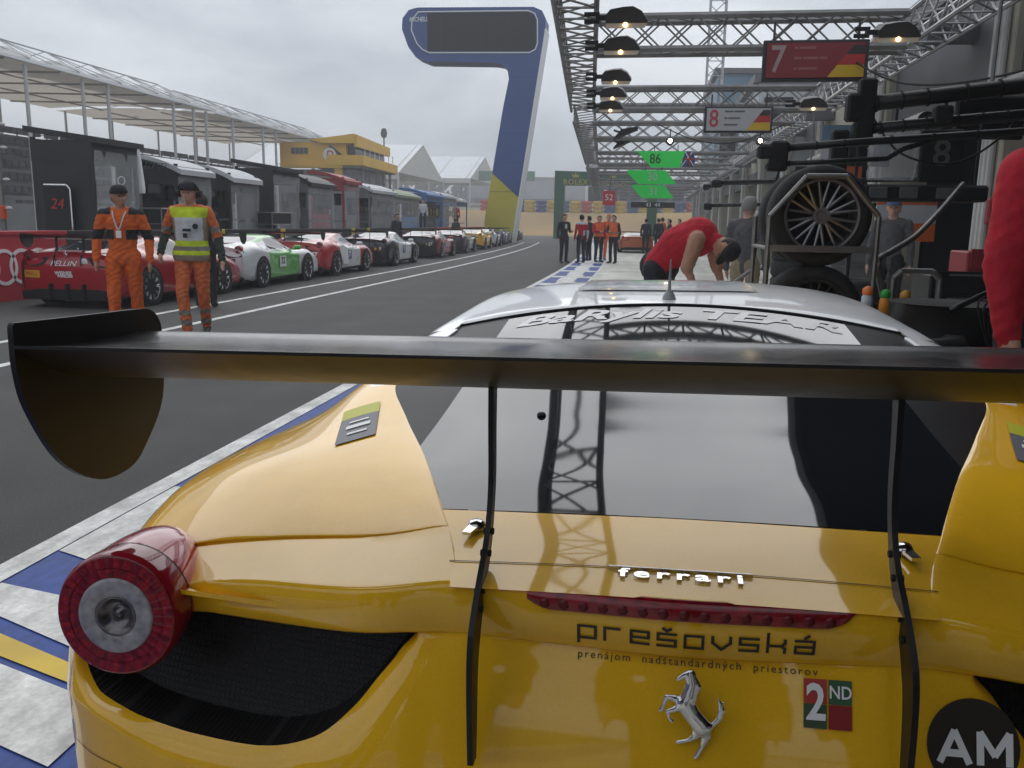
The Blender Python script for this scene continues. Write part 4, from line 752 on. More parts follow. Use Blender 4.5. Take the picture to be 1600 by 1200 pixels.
# --- rear fenders with the shelf by the lip
fen = [
 [(.285, .012, .9355), (.40, .0, .922), (.57, .045, .902), (.70, .085, .868), (.80, .10, .79), (.885, .10, .70), (.89, .10, .40)],
 [(.33, .15, .954), (.43, .155, .933), (.60, .16, .917), (.74, .165, .892), (.86, .17, .845), (.925, .17, .70), (.925, .17, .40)],
 [(.34, .168, .958), (.436, .168, .939), (.606, .17, .924), (.745, .175, .899), (.865, .18, .848), (.927, .18, .70), (.925, .18, .38)],
 [(.39, .29, .977), (.485, .29, .966), (.645, .29, .953), (.79, .29, .921), (.90, .29, .860), (.942, .29, .7), (.935, .29, .33)],
 [(.445, .42, .991), (.55, .42, .984), (.70, .42, .968), (.835, .42, .931), (.92, .42, .87), (.955, .42, .7), (.94, .42, .28)],
 [(.525, .6, 1.005), (.625, .6, .996), (.745, .6, .967), (.855, .6, .931), (.935, .6, .87), (.965, .6, .7), (.95, .6, .25)],
 [(.605, .8, 1.026), (.69, .8, 1.012), (.765, .8, .966), (.845, .8, .922), (.935, .8, .86), (.968, .8, .7), (.95, .8, .22)],
 [(.625, 1.0, 1.05), (.70, 1.0, 1.028), (.765, 1.0, .948), (.82, 1.0, .905), (.925, 1.0, .845), (.965, 1.0, .7), (.95, 1.0, .2)],
 [(.585, 1.3, 1.095), (.675, 1.3, 1.066), (.77, 1.3, .94), (.85, 1.3, .87), (.92, 1.3, .8), (.95, 1.3, .68), (.94, 1.3, .2)]]
fen = np.array(fen); fen[:, :, 0] *= -1
flange = fen[:, :1] + np.array((.012, 0, -.006)); fen_f = np.concatenate([flange, fen], 1)
G = np.concatenate([cat2(fen_f[:2], 6, 6)[:-1], cat2(fen_f[1:], 10, 6)])
b = MB(); nC = G.shape[1]
b.add(G.reshape(-1, 3), [])
for i in range(len(G) - 1):
    for j in range(nC - 1):
        q = G[i:i + 2, j:j + 2].reshape(-1, 3).mean(0)
        b.F.append((i * nC + j, i * nC + j + 1, (i + 1) * nC + j + 1, (i + 1) * nC + j))
        b.M.append(1 if q[1] > .82 and -q[0] < .665 else 0)       # white C-pillar
both(b, 'rear_fender', [M_YEL, M_WHT], 28)

# --- engine cover: yellow deck, then the window
def centre_grid(y0, y1, nr=6, nc=5):
    gl = sec_grid(y0, 0, 2, nr, nc, -1, y1); gr = sec_grid(y0, 0, 2, nr, nc, 1, y1)
    return np.concatenate([gl[:, ::-1], gr[:, 1:]], axis=1)
def fit_edge(G):
    """pull the outer columns onto the fenders' shut line"""
    ys = fen[:, 0, 1]; xs = -fen[:, 0, 0]; zs = fen[:, 0, 2]
    for r in G:
        xe = np.interp(r[0, 1], ys, xs) - .003; ze = np.interp(r[0, 1], ys, zs); k = xe / abs(r[0, 0]); dz = ze - r[0, 2]
        for p in r: p[0] *= k; p[2] += dz * min(1, (abs(p[0]) / xe)) ** 3
    return G
deck_ctl = np.array([[(x, y, z) for x, z in zip((-.288, -.15, 0, .15, .288), zz)] for y, zz in ((-.004, (.9345, .9365, .937, .9365, .9345)), (.05, (.9405, .9445, .946, .9445, .9405)), (.11, (.948, .954, .956, .954, .948)), (.20, (.9625, .9655, .967, .9655, .9625)))])
deck_ctl[:, 0, 0] = -np.array([.283, .296, .316, .351]); deck_ctl[:, -1, 0] = np.array([.283, .296, .316, .351])
MB().grid(cat2(deck_ctl, 6, 6)).build('engine_cover', M_YEL, YC, smooth=True)
sh = MB()                                                           # shut line groove across the deck
Gd = cat2(deck_ctl, 6, 6); row = Gd[7]
for a_, b_ in zip(row[:-1], row[1:]): sh.quad((a_[0], a_[1] - .0012, a_[2] + .0012), (b_[0], b_[1] - .0012, b_[2] + .0012), (b_[0], b_[1] + .0012, b_[2] + .0012), (a_[0], a_[1] + .0012, a_[2] + .0012))
sh.build('shut_line', mat('shut_line_dark', (.10, .055, .006), .7), YC)
gl_ctl = []
for y, zc, ze in ((.203, .9672, .9625), (.32, .981, .977), (.45, .996, .989), (.62, 1.017, 1.005), (.8, 1.043, 1.026), (1.0, 1.077, 1.05), (1.2, 1.111, 1.076), (1.36, 1.137, 1.097)):
    xe = np.interp(y, fen[:, 0, 1], -fen[:, 0, 0]) - .004
    gl_ctl.append([(s_ * xe, y, ze + (zc - ze) * (1 - s_ * s_)) for s_ in (-1, -.75, -.5, -.25, 0, .25, .5, .75, 1)])
Gg = cat2(gl_ctl, 6, 5)
# the roof edge arches: widen the window's top row towards the centre
for r_i, r in enumerate(Gg):
    t = max(0, (r[0, 1] - .9) / .46)
    for p in r:
        s_ = p[0] / abs(r[0, 0]); d_ = .13 * t * (1 - s_ * s_) ; p[1] += d_; p[2] += d_ * .12
# split the window into the clear centre and the black outer edges along x = .447
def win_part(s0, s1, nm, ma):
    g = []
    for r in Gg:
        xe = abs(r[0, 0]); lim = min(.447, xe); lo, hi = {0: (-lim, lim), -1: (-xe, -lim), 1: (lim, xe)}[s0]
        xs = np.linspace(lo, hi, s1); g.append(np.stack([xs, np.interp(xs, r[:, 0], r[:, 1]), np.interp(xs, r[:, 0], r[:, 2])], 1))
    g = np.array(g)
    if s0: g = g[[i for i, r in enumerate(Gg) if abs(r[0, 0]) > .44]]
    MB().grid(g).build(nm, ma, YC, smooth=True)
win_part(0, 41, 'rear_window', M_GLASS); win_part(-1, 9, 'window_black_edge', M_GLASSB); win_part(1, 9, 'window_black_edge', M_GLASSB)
top = Gg[-1]
MB().sweep(top + np.array((0, 0, .0015)), .0035, 6).build('window_seal', M_MATT, YC, smooth=True)
tint = MB()                                                         # lighter heater band at the foot of the window
# sun strip lettering on the window's top edge
def on_glass(x, y):
    i = int(np.argmin(np.abs(Gg[:, Gg.shape[1] // 2, 1] - y))); j = int(np.argmin(np.abs(Gg[i, :, 0] - x))); i = int(np.argmin(np.abs(Gg[:, j, 1] - y)))
    # local plane
    i2 = min(i + 1, len(Gg) - 1); i1 = max(i2 - 1, 0); j2 = min(j + 1, Gg.shape[1] - 1); j1 = max(j2 - 1, 0)
    p = Gg[i1, j1]; dy = (Gg[i2, j1] - p); dx = (Gg[i1, j2] - p)
    return p[2] + (y - p[1]) * dy[2] / dy[1] + (x - p[0]) * dx[2] / dx[0]
def strip_pt(u, v, w):
    y = 1.262 + v * .9 + .125 * (1 - (u / .585) ** 2); return (u, y, on_glass(u, y) + .0016)
text('sunstrip_lettering', 'BaRylis TEAR', .155, M_TEXTW, YC, strip_pt, sx=.98, shear=.3, bold=.004)
for x_, y_ in ((-.42, 1.10), (-.253, .62)):
    MB().lathe([(0, .006), (.006, .0055), (.008, .003), (.009, 0)], (x_, y_, on_glass(x_, y_) + .001), n=12).build('window_pin', M_MATT, YC, smooth=True)

# --- white roof, windscreen, doors, front body
def front_mat(q):
    x, y, z = abs(q[0]), q[1], q[2]
    if 2.3 < y < 3.12 and z > .80 + .05 * x and x < .66 - .04 * (3.1 - y) and z < 1.16 : return 2
    if 1.45 < y < 2.75 and .84 < z < 1.06 and x > .58: return 2
    if y < 2.45 and z > .99: return 1
    if z < .2: return 3
    return 0
for s_ in (-1, 1):
    g = sec_grid(1.3, 2, 9, 6, 5, s_); k = g.shape[1]; b = MB(); b.add(g.reshape(-1, 3), [])
    for i in range(len(g) - 1):
        for j in range(k - 1):
            q = g[i:i + 2, j:j + 2].reshape(-1, 3).mean(0); f = (i * k + j, i * k + j + 1, (i + 1) * k + j + 1, (i + 1) * k + j)
            b.F.append(f if s_ > 0 else f[::-1]); b.M.append(front_mat(q))
    b.build('front_side', [M_YEL, M_WHT, M_GLASS, M_MATT], YC, auto=35)
D = sec_grid(0, 0, 2, 8, 8, 1); Dy = D[:, 0, 1]; De = D[:, -1]                    # dense centre sections
def roof_pt(s, y):
    xe = np.interp(y, Dy, De[:, 0]); x = abs(s) * xe; zs = [np.interp(x, r[:, 0], r[:, 2]) for r in D[max(0, int(np.searchsorted(Dy, y)) - 1):][:2]]; ys_ = Dy[max(0, int(np.searchsorted(Dy, y)) - 1):][:2]
    return (math.copysign(x, s), y, float(np.interp(y, ys_, zs)))
ss = np.linspace(-1, 1, 41); rows = []
for r_, base in enumerate([1.362, 1.375, 1.40, 1.44, 1.50, 1.57, 1.65, 1.75, 1.9, 2.05, 2.2, 2.32, 2.42, 2.52, 2.65, 2.8, 2.95, 3.1, 3.25, 3.45, 3.7, 4.0, 4.2, 4.35, 4.5, 4.55]):
    rows.append([roof_pt(s, base + .13 * (1 - s * s) * max(0, 1 - (base - 1.362) / .5)) for s in ss])
rows = np.array(rows); rows[0, :, 2] -= .012; b = MB(); b.grid(rows)
b.M = [front_mat(np.mean([b.V[v] for v in f], axis=0)) for f in b.F]
b.build('roof', [M_YEL, M_WHT, M_GLASS, M_MATT], YC, smooth=True)
ab = MB()
ab.lathe([(0, .03), (.008, .028), (.017, .012), (.021, 0)], (-.006, 1.60, 1.158), n=14).cyl((-.006, 1.60, 1.18), (-.004, 1.585, 1.275), .0055, .0022)
ab.build('roof_antenna', mat('antenna_grey', (.24, .25, .26), .4), YC, auto=40)
MB().grid(np.array([[tuple(np.array(roof_pt(s, y)) + (0, 0, .004)) for s in np.linspace(-.55, .5, 15)] for y in (1.78, 1.85, 1.95, 2.05, 2.15, 2.25)])).build('roof_hatch', mat('hatch_white', (.6, .61, .63), .18, coat=.6), YC, smooth=True)

# --- rear lip
lx = np.linspace(-.70, .70, 57)
_r0 = G[0][6:]; _o = [k for k in range(len(_r0)) if -_r0[k, 0] <= .73]; _lx = np.concatenate([[0], -_r0[_o, 0]]); _ly = np.concatenate([[-.006], _r0[_o, 1]]); _lz = np.concatenate([[.937], _r0[_o, 2]])
def lip_y(x): return float(np.interp(abs(x), _lx, _ly))
def lip_yc(x): return -.006 + .016 * (abs(x) / .35) ** 2 * (abs(x) < .35) + (.016 + .075 * ((abs(x) - .35) / .35) ** 1.0 if abs(x) >= .35 else 0)
def lip_z(x): return float(np.interp(abs(x), _lx, _lz))
def lip_bot(x): return float(np.interp(abs(x), [0, .34, .66, .70], [.862, .864, .834, .826]))
Y_l = [lip_y(x) for x in lx]; Y_l = np.convolve(np.pad(Y_l, 1, mode='edge'), np.ones(3) / 3, 'valid')
lipg = np.array([[(x, y + .03, lip_z(x) + .0025) for x, y in zip(lx, Y_l)], [(x, y + .004, lip_z(x) + .0012) for x, y in zip(lx, Y_l)],
  [(x, y - .004, lip_z(x) - .001) for x, y in zip(lx, Y_l)], [(x, y - .007, lip_z(x) - .005) for x, y in zip(lx, Y_l)],
  [(x, y - .004, (lip_z(x) + lip_bot(x)) / 2) for x, y in zip(lx, Y_l)], [(x, y + .002, lip_bot(x) + .004) for x, y in zip(lx, Y_l)],
  [(x, y + .006, lip_bot(x)) for x, y in zip(lx, Y_l)], [(x, y + .07, lip_bot(x) + .012) for x, y in zip(lx, Y_l)]])
LIP = MB().grid(lipg); LIP.build('rear_lip', M_YEL, YC, auto=60)
def lipface_y(x, z):
    y = float(np.interp(x, lx, Y_l)); t = (z - lip_bot(x)) / max(.01, lip_z(x) - lip_bot(x)); return y + float(np.interp(t, [0, .06, .5, .93, 1], [.006, .002, -.004, -.007, -.006]))
# high brake light
bl = MB(); xs_ = np.linspace(-.187, .193, 41)
up_ = [(x, lipface_y(x, .9335) - .003, lip_z(x) - .0008) for x in xs_]
lo_ = [(x, lipface_y(x, .92) - .0035, lip_z(x) - .001 - .0205 * min(1, ((.193 - abs(x)) / .03) ** .5 if abs(x) < .193 else 0)) for x in xs_]
BLo = MB().grid(np.array([[(p[0], p[1] + .012, p[2] + .0016) for p in up_], up_, [(a[0], (a[1] + b_[1]) / 2 - .0015, (a[2] + b_[2]) / 2) for a, b_ in zip(up_, lo_)], lo_])).build('high_brake_light', M_RED, YC, smooth=True)
for k_ in range(15):
    x_ = -.165 + k_ * .0236; z_ = lip_z(x_) - .013
    MB().lathe([(0, -.0004), (.0062, -.0004), (.0066, .001)], (x_, lipface_y(x_, z_) - .0045, z_), axis='y', n=10).build('light_cell', mat('dark_red_lens', (.12, .005, .008), .35), BLo, smooth=True)

# --- rear fascia with the two grille openings
hole = np.array([(.345, .865), (.358, .83), (.385, .795), (.419, .753), (.47, .712), (.55, .690), (.66, .690), (.76, .699), (.83, .714), (.868, .75), (.872, .80), (.84, .85), (.70, .872), (.50, .872)])
hole = cat1(hole, 6, True); hc = np.array((.62, .775))
def fas_y(x, z):
    x = abs(x)
    y = float(np.interp(x, [0, .33, .45, .55, .66, .75, .82, .87, .91, .935, .955], [.012, .016, .022, .030, .044, .062, .084, .112, .155, .20, .30]))
    return y - .055 * min(1, max(0, (.865 - z) / .17)) ** .8 * (1 if z > .5 else 1 - (.5 - z) * .8)
outer = [(0, .885), (.35, .885), (.72, .88), (.86, .845), (.93, .80), (.955, .72), (.955, .30), (0, .30)]
def ray_out(a):
    d = np.array((math.cos(a), math.sin(a))); best = 9
    for p, q in zip(outer, outer[1:] + outer[:1]):
        p = np.array(p); e = np.array(q) - p; den = d[0] * e[1] - d[1] * e[0]
        if abs(den) < 1e-9: continue
        w = p - hc; t = (w[0] * e[1] - w[1] * e[0]) / den; u_ = (w[0] * d[1] - w[1] * d[0]) / den
        if t > 0 and -1e-6 <= u_ <= 1 + 1e-6: best = min(best, t)
    return hc + d * best
angs = np.unwrap(np.arctan2(hole[:, 1] - hc[1], hole[:, 0] - hc[0]))
ts = [0, .02, .05, .09, .15, .24, .36, .5, .66, .83, 1]
Gf = []
for t in ts:
    r = []
    for p, a in zip(hole, angs):
        q = ray_out(a); s_ = p + (q - p) * t; r.append((-s_[0], fas_y(s_[0], s_[1]) + (.022 * (1 - t / .09) ** 2 if t < .09 else 0), s_[1]))
    r.append(r[0]); Gf.append(r)
Gf = np.array(Gf)
both(MB().grid(Gf), 'rear_fascia', M_YEL, 50)
gr_m = mat('grille_mesh', (.010, .010, .011), .55)
t_ = gr_m.node_tree; co_ = t_.nodes.new('ShaderNodeTexCoord'); vo = t_.nodes.new('ShaderNodeTexVoronoi'); vo.voronoi_dimensions = '2D'; vo.feature = 'DISTANCE_TO_EDGE'; vo.inputs['Scale'].default_value = 125; vo.inputs['Randomness'].default_value = 0
mp_ = t_.nodes.new('ShaderNodeMapping'); mp_.inputs['Rotation'].default_value = (R(90), 0, 0); t_.links.new(co_.outputs['Object'], mp_.inputs[0]); t_.links.new(mp_.outputs[0], vo.inputs['Vector'])
rr_ = t_.nodes.new('ShaderNodeMapRange'); rr_.inputs[1].default_value = .05; rr_.inputs[2].default_value = .16; rr_.inputs[3].default_value = 1; rr_.inputs[4].default_value = 0; t_.links.new(vo.outputs['Distance'], rr_.inputs[0])
cr_ = t_.nodes.new('ShaderNodeMix'); cr_.data_type = 'RGBA'; cr_.inputs[6].default_value = (.003, .003, .003, 1); cr_.inputs[7].default_value = (.018, .018, .019, 1); t_.links.new(rr_.outputs[0], cr_.inputs[0]); t_.links.new(cr_.outputs[2], t_.nodes['Principled BSDF'].inputs['Base Color'])
bu_ = t_.nodes.new('ShaderNodeBump'); bu_.inputs['Strength'].default_value = .6; bu_.inputs['Distance'].default_value = .003; t_.links.new(rr_.outputs[0], bu_.inputs['Height']); t_.links.new(bu_.outputs[0], t_.nodes['Principled BSDF'].inputs['Normal'])
rim = Gf[0]; b = MB()
b.grid(np.array([rim, rim * np.array((1, 1, 1)) + np.array((0, .035, 0)), hc_ := (rim + np.array((0, .07, 0)))])); n0 = len(b.V)
cen = (-hc[0], float(np.mean(rim[:, 1])) + .07, hc[1]); back = rim + np.array((0, .07, 0))
b.add(list(back) + [cen], [(i, i + 1, len(back)) for i in range(len(back) - 1)])
both(b, 'rear_grille', gr_m, 30)
MB().prism([(-.9, .12), (.9, .12), (.93, .3), (-.93, .3)], -.02, .35, 'y').build('diffuser', M_MATT, YC)

# --- tail lights
def rings(prof, n=48, seg=None):
    """revolved shape about -y with the centre lifted by dz: prof of (radius, y, dz)"""
    return np.array([[(r_ * math.cos(a_), h_, r_ * math.sin(a_) + d_) for a_ in np.linspace(0, 2 * math.pi, n + 1)] for r_, h_, d_ in prof])
M_LEDA = mat('led_red', (.26, .006, .012), .25, coat=.25, noise=(120, .45)); M_LEDB = mat('led_red_dark', (.19, .004, .010), .25, coat=.25, noise=(120, .45)); M_BEZ = mat('lens_rim_red', (.30, .010, .022), .1, coat=.7)
M_CLR = mat('clear_reflector', (.32, .30, .32), .3, coat=.3, noise=(70, .35)); M_CEN = mat('lamp_bowl', (.16, .145, .15), .22, .6, noise=(90, .3)); M_TONGUE = mat('red_tongue', (.58, .05, .085), .12, coat=1)
for s_ in (-1, 1):
    tl = link('tail_light', None, YC, (s_ * .757, .018, .850)); tl.rotation_euler = (R(-3), 0, -s_ * R(4))
    MB().grid(rings([(.0835, .0, 0), (.0865, .004, 0), (.0875, .014, 0), (.087, .03, .001), (.086, .042, .002)])).build('lens_rim', M_BEZ, tl, smooth=True)
    MB().grid(rings([(.0857, .042, .002), (.0852, .0445, .002), (.0857, .047, .002)])).build('seam_ring', mat('seam_dark', (.06, .006, .01), .4), tl, smooth=True)
    MB().grid(rings([(.0855, .047, .002), (.083, .065, .006), (.077, .09, .013), (.067, .12, .022), (.054, .145, .030), (.036, .165, .036), (.014, .177, .040), (.0005, .179, .041)])).build('light_housing', M_TONGUE, tl, smooth=True)
    MB().grid(rings([(.0842, .001, 0), (.0838, -.0005, 0), (.0815, -.0012, 0)])).build('rim_edge', M_LEDB, tl, smooth=True)
    for k_ in range(36):
        a0, a1 = 2 * math.pi * k_ / 36, 2 * math.pi * (k_ + .975) / 36
        for r0, r1, ma in ((.0535, .0665, M_LEDB if k_ % 2 else M_LEDA), (.0675, .0815, M_LEDA if k_ % 3 else M_LEDB)):
            MB().grid(np.array([[(r_ * math.cos(a_), -.0012 - .0006 * math.sin(math.pi * u), r_ * math.sin(a_)) for u, a_ in zip(np.linspace(0, 1, 4), np.linspace(a0, a1, 4))] for r_ in (r0, r1)])).build('led_cell', ma, tl, smooth=True)
    MB().grid(rings([(.082, .0015, 0), (.05, .0015, 0)])).build('led_backing', M_LEDB, tl, smooth=True)
    MB().grid(rings([(.0532, -.001, 0), (.0525, -.0028, 0), (.048, -.0034, 0), (.032, -.0034, 0), (.0295, -.002, 0)])).build('clear_ring', M_CLR, tl, smooth=True)
    MB().grid(rings([(.0295, -.0022, 0), (.0275, -.0034, 0), (.025, -.0030, 0), (.021, .006, 0), (.012, .011, 0), (.0075, .011, 0), (.006, .004, 0), (.0005, .003, 0)])).build('centre_lamp', M_CEN, tl, smooth=True)

# --- rear wing
WG = link('rear_wing', None, YC, (0, -.03, 1.226))
prof = [(0, 0), (.07, -.009), (.15, -.014), (.22, -.0145), (.262, -.012), (.283, -.018), (.288, -.03), (.265, -.048), (.2, -.063), (.13, -.0605), (.06, -.037), (0, -.004)]
prof = np.concatenate([cat1(np.array(prof[:7]), 4), cat1(np.array(prof[6:]), 4)[1:]])
xsw = np.linspace(-.83, .83, 30)
bl_ = MB().grid(np.array([[(x, p[0], p[1]) for p in np.concatenate([prof, prof[:1]])] for x in xsw])); bl_.M = [0 if i % len(prof) < 20 else 1 for i in range(len(bl_.F))]; bl_.build('wing_blade', [M_CARB, M_CARBU], WG, auto=50)
ep = cat1(np.array([(.002, .022), (.006, .0275), (.015, .0275), (.10, .025), (.20, .0225), (.27, .0205), (.300, .016), (.320, .0), (.326, -.03), (.315, -.126), (.262, -.189), (.215, -.217), (.139, -.214), (.064, -.166), (.014, -.085), (.0015, -.033), (.001, .0)]), 5, True)
for s_ in (-1, 1): MB().prism([tuple(p) for p in ep], s_ * .830, s_ * .838, 'x').build('end_plate', M_PLATE, WG, auto=40)
for s_ in (-1, 1):
    ctr = cat1(np.array([(.095, 1.172), (.09, 1.12), (.085, 1.04), (.055, .975), (.004, .93), (-.035, .885), (-.048, .84), (-.052, .78), (-.055, .735)]), 4); k_ = len(ctr)
    wid = np.interp(np.linspace(0, 1, k_), [0, .3, .5, .62, .75, 1], [.026, .018, .032, .045, .036, .020])
    T = np.gradient(ctr, axis=0); T /= np.linalg.norm(T, axis=1)[:, None]; Nn = np.stack([T[:, 1], -T[:, 0]], 1)
    poly = [tuple(c + n_ * w * .5) for c, n_, w in zip(ctr, Nn, wid)] + [tuple(c - n_ * w * .5) for c, n_, w in zip(ctr[::-1], Nn[::-1], wid[::-1])]
    ug = link('wing_upright', None, YC)
    b = MB()
    for i in range(k_ - 1):
        b.prism([poly[i], poly[i + 1], poly[2 * k_ - 2 - i], poly[2 * k_ - 1 - i]], s_ * .243, s_ * .250, 'x')
    b.build('upright_plate', M_PLATE, ug)
    for q in ((.062, .985), (.042, .963), (.004, .93), (-.012, .912)):
        MB().cyl((s_ * .240, q[0], q[1]), (s_ * .2535, q[0], q[1]), .0045, n=8).build('bolt', M_MATT, ug)

# --- cover latches
for s_ in (-1, 1):
    la = link('cover_latch', None, YC, (s_ * .281, .148, .957)); la.rotation_euler = (R(4), 0, s_ * R(12))
    MB().lathe([(.0, .012), (.009, .0105), (.0125, .006), (.013, 0)], n=16).build('latch_knob', M_CHROME, la, smooth=True)
    MB().prism([(-.006, -.034), (.006, -.034), (.0075, 0), (.005, .012), (-.005, .012), (-.0075, 0)], .003, .0075).build('latch_lever', M_CHROME, la)

# --- lettering and emblems
def letters(nm, body, xc, yc, zc, size, ma, **k): return text(nm, body, size, ma, YC, lambda u, v, w: (xc + u, yc + v * .985, zc + v * .16 + w), **k)
fl = letters('chrome_lettering', 'ferrari', -.003, .043, .9463, .027, M_CHROME, sx=1.55, bold=.0007, spacing=1.35, extrude=.0022)
V, F = text_geo('F', .034, extrude=.0022); 
MB().box((-.004, .0555, .9494), (.176, .0026, .004)).build('lettering_bar', M_CHROME, YC)
GLY = {'p': [[(0, -.38), (0, 1), (1, 1), (1, 0), (0, 0)]], 'r': [[(0, 0), (0, 1), (.85, 1)]], 'e': [[(1, 0), (0, 0), (0, 1), (1, 1), (1, .5), (0, .5)]], 's': [[(0, 0), (1, 0), (1, .5), (0, .5), (0, 1), (1, 1)]], 'o': [[(0, 0), (1, 0), (1, 1), (0, 1), (0, 0)]], 'v': [[(0, 1), (0, .55), (.5, 0), (1, .55), (1, 1)]], 'k': [[(0, 0), (0, 1.45)], [(0, .5), (.75, .5), (.95, .75), (.95, 1)], [(.75, .5), (.95, .3), (.95, 0)]], 'a': [[(0, 1), (1, 1), (1, 0), (0, 0), (0, .52), (1, .52)]], '^': [[(.3, 1.42), (.5, 1.27), (.7, 1.42)]], "'": [[(.5, 1.25), (.68, 1.42)]]}
def stroke_word(word, x0, z0, w, h, gap, th):
    b = MB(); cx_ = x0
    def pt(u, v): x, z = cx_ + u * w, z0 + v * h; return x, z
    for ch_ in word:
        if ch_ in "^'": cx_ -= w + gap
        for ln in GLY[ch_]:
            for k_ in range(len(ln) - 1):
                a_ = np.array(pt(*ln[k_])); e_ = np.array(pt(*ln[k_ + 1])); d_ = (e_ - a_) / np.linalg.norm(e_ - a_); n_ = np.array((-d_[1], d_[0])) * th / 2; a_ = a_ - d_ * th * .5; e_ = e_ + d_ * th * .5
                b.add([(q[0], lipface_y(q[0], q[1]) - .0014 - .0001 * (k_ % 3), q[1]) for q in (a_ - n_, (a_ + e_) / 2 - n_, e_ - n_, e_ + n_, (a_ + e_) / 2 + n_, a_ + n_)], [(0, 1, 4, 5), (1, 2, 3, 4)])
        cx_ += w + gap
    return b
stroke_word("pres^ovska'", -.124, .8795, .0205, .0165, .0112, .0036).build('sponsor_name', M_TEXTB, YC)
text('sponsor_line', 'prenájom  nadštandardných  priestorov', .0118, M_TEXTB, YC, lambda u, v, w: ((x := .016 + u), fas_y(x, .8545 + v) - .0018, .8545 + v), sx=1.16, spacing=1.26)
def disc(nm, xc, zc, r, ma, off, n=40):
    V = [(xc, fas_y(xc, zc) - off, zc)] + [((x := xc + r * math.cos(2 * math.pi * i / n)), fas_y(x, (z := zc + r * math.sin(2 * math.pi * i / n))) - off, z) for i in range(n)]
    return mk(nm, V, [(0, 1 + i, 1 + (i + 1) % n) for i in range(n)], ma, YC)
disc('class_roundel', .327, .790, .050, M_TEXTB, .002)
b = MB()
for lines, x0_ in (([[(0, 0), (.5, 1)], [(.5, 1), (1, 0)], [(.22, .3), (.78, .3)]], .2905), ([[(0, 0), (0, 1)], [(0, 1), (.5, .3)], [(.5, .3), (1, 1)], [(1, 1), (1, 0)]], .3335)):
    for k_, ((u0, v0), (u1, v1)) in enumerate(lines):
        a_ = np.array((x0_ + u0 * .031, .773 + v0 * .033)); e_ = np.array((x0_ + u1 * .031, .773 + v1 * .033)); d_ = (e_ - a_) / np.linalg.norm(e_ - a_); n_ = np.array((-d_[1], d_[0])) * (.0040 if u0 == u1 or v0 == v1 else .0037)
        b.add([(q[0], fas_y(q[0], q[1]) - .0042 - .00015 * k_, q[1]) for q in (a_ - n_ - d_ * .001, e_ - n_ + d_ * .001, e_ + n_ + d_ * .001, a_ + n_ - d_ * .001)], [(0, 1, 2, 3)])
b.build('class_letters', M_TEXTW, YC)
for i, (dx, dz, c) in enumerate(((-.0155, .0155, (.42, .05, .04)), (.0155, .0155, (.04, .11, .05)), (-.0155, -.0155, (.05, .09, .045)), (.0155, -.0155, (.26, .02, .02)))):
    x0, z0 = .1685 + dx * .9, .8215 + dz * .86; h = .0130
    mk('badge_square', [((x := x0 + a_), fas_y(x, z0 + b_) - .002, z0 + b_) for a_, b_ in ((-h, -h), (h, -h), (h, h), (-h, h))], [(0, 1, 2, 3)], mat('badge_%d' % i, c, .5), YC)
text('badge_two', '2', .054, M_TEXTW, YC, lambda u, v, w: ((x := .155 + u), fas_y(x, .822 + v) - .0035, .822 + v), bold=.0012, sx=.85)
text('badge_nd', 'ND', .019, M_TEXTW, YC, lambda u, v, w: ((x := .1825 + u), fas_y(x, .835 + v) - .0035, .835 + v), sx=.9, bold=.0003)
# rearing horse badge
def hp(px, py): return ((px - 1300) / 2.667 * .00075 + .013, 0, .806 - (py - 985) / 2.667 * .00079)
ch = lambda pts, rad: [(hp(*a_), hp(*b_), r0, r1, 0, (1, .55, 1)) for (a_, b_), (r0, r1) in zip(zip(pts[:-1], pts[1:]), zip(rad[:-1], rad[1:]))]
HT = 1.38
ch0 = ch
ch = lambda pts, rad: ch0(pts, [q * HT for q in rad])
hz = (ch([(1238, 833), (1262, 815), (1288, 806)], [.0021, .003, .0042]) + ch([(1288, 808), (1296, 850), (1284, 905), (1270, 940)], [.0045, .0058, .0075, .008])
  + ch([(1272, 935), (1300, 980), (1345, 1030)], [.0085, .0078, .0085]) + ch([(1350, 1032), (1385, 1020), (1412, 985), (1420, 950), (1405, 905)], [.004, .0022, .0028, .003, .001])
  + ch([(1420, 950), (1425, 915)], [.002, .0008]) + ch([(1262, 930), (1225, 915), (1195, 912), (1182, 945), (1172, 972)], [.0045, .0034, .0026, .0018, .0024])
  + ch([(1258, 945), (1225, 965), (1200, 975), (1205, 1000), (1218, 1016)], [.0045, .003, .0022, .0016, .002]) + ch([(1350, 1035), (1362, 1070), (1348, 1110), (1322, 1165)], [.007, .0042, .0022, .0022])
  + ch([(1330, 1030), (1318, 1070), (1292, 1092), (1245, 1106)], [.006, .0036, .002, .0022]) + ch([(1287, 800), (1292, 790)], [.0015, .0006]) + ch([(1300, 820), (1318, 860), (1310, 905)], [.0028, .0036, .001]))
ho = remesh('horse_emblem', hz, .0011, [M_CHROME], YC, 3); ho.location = (0, -.030, 0)
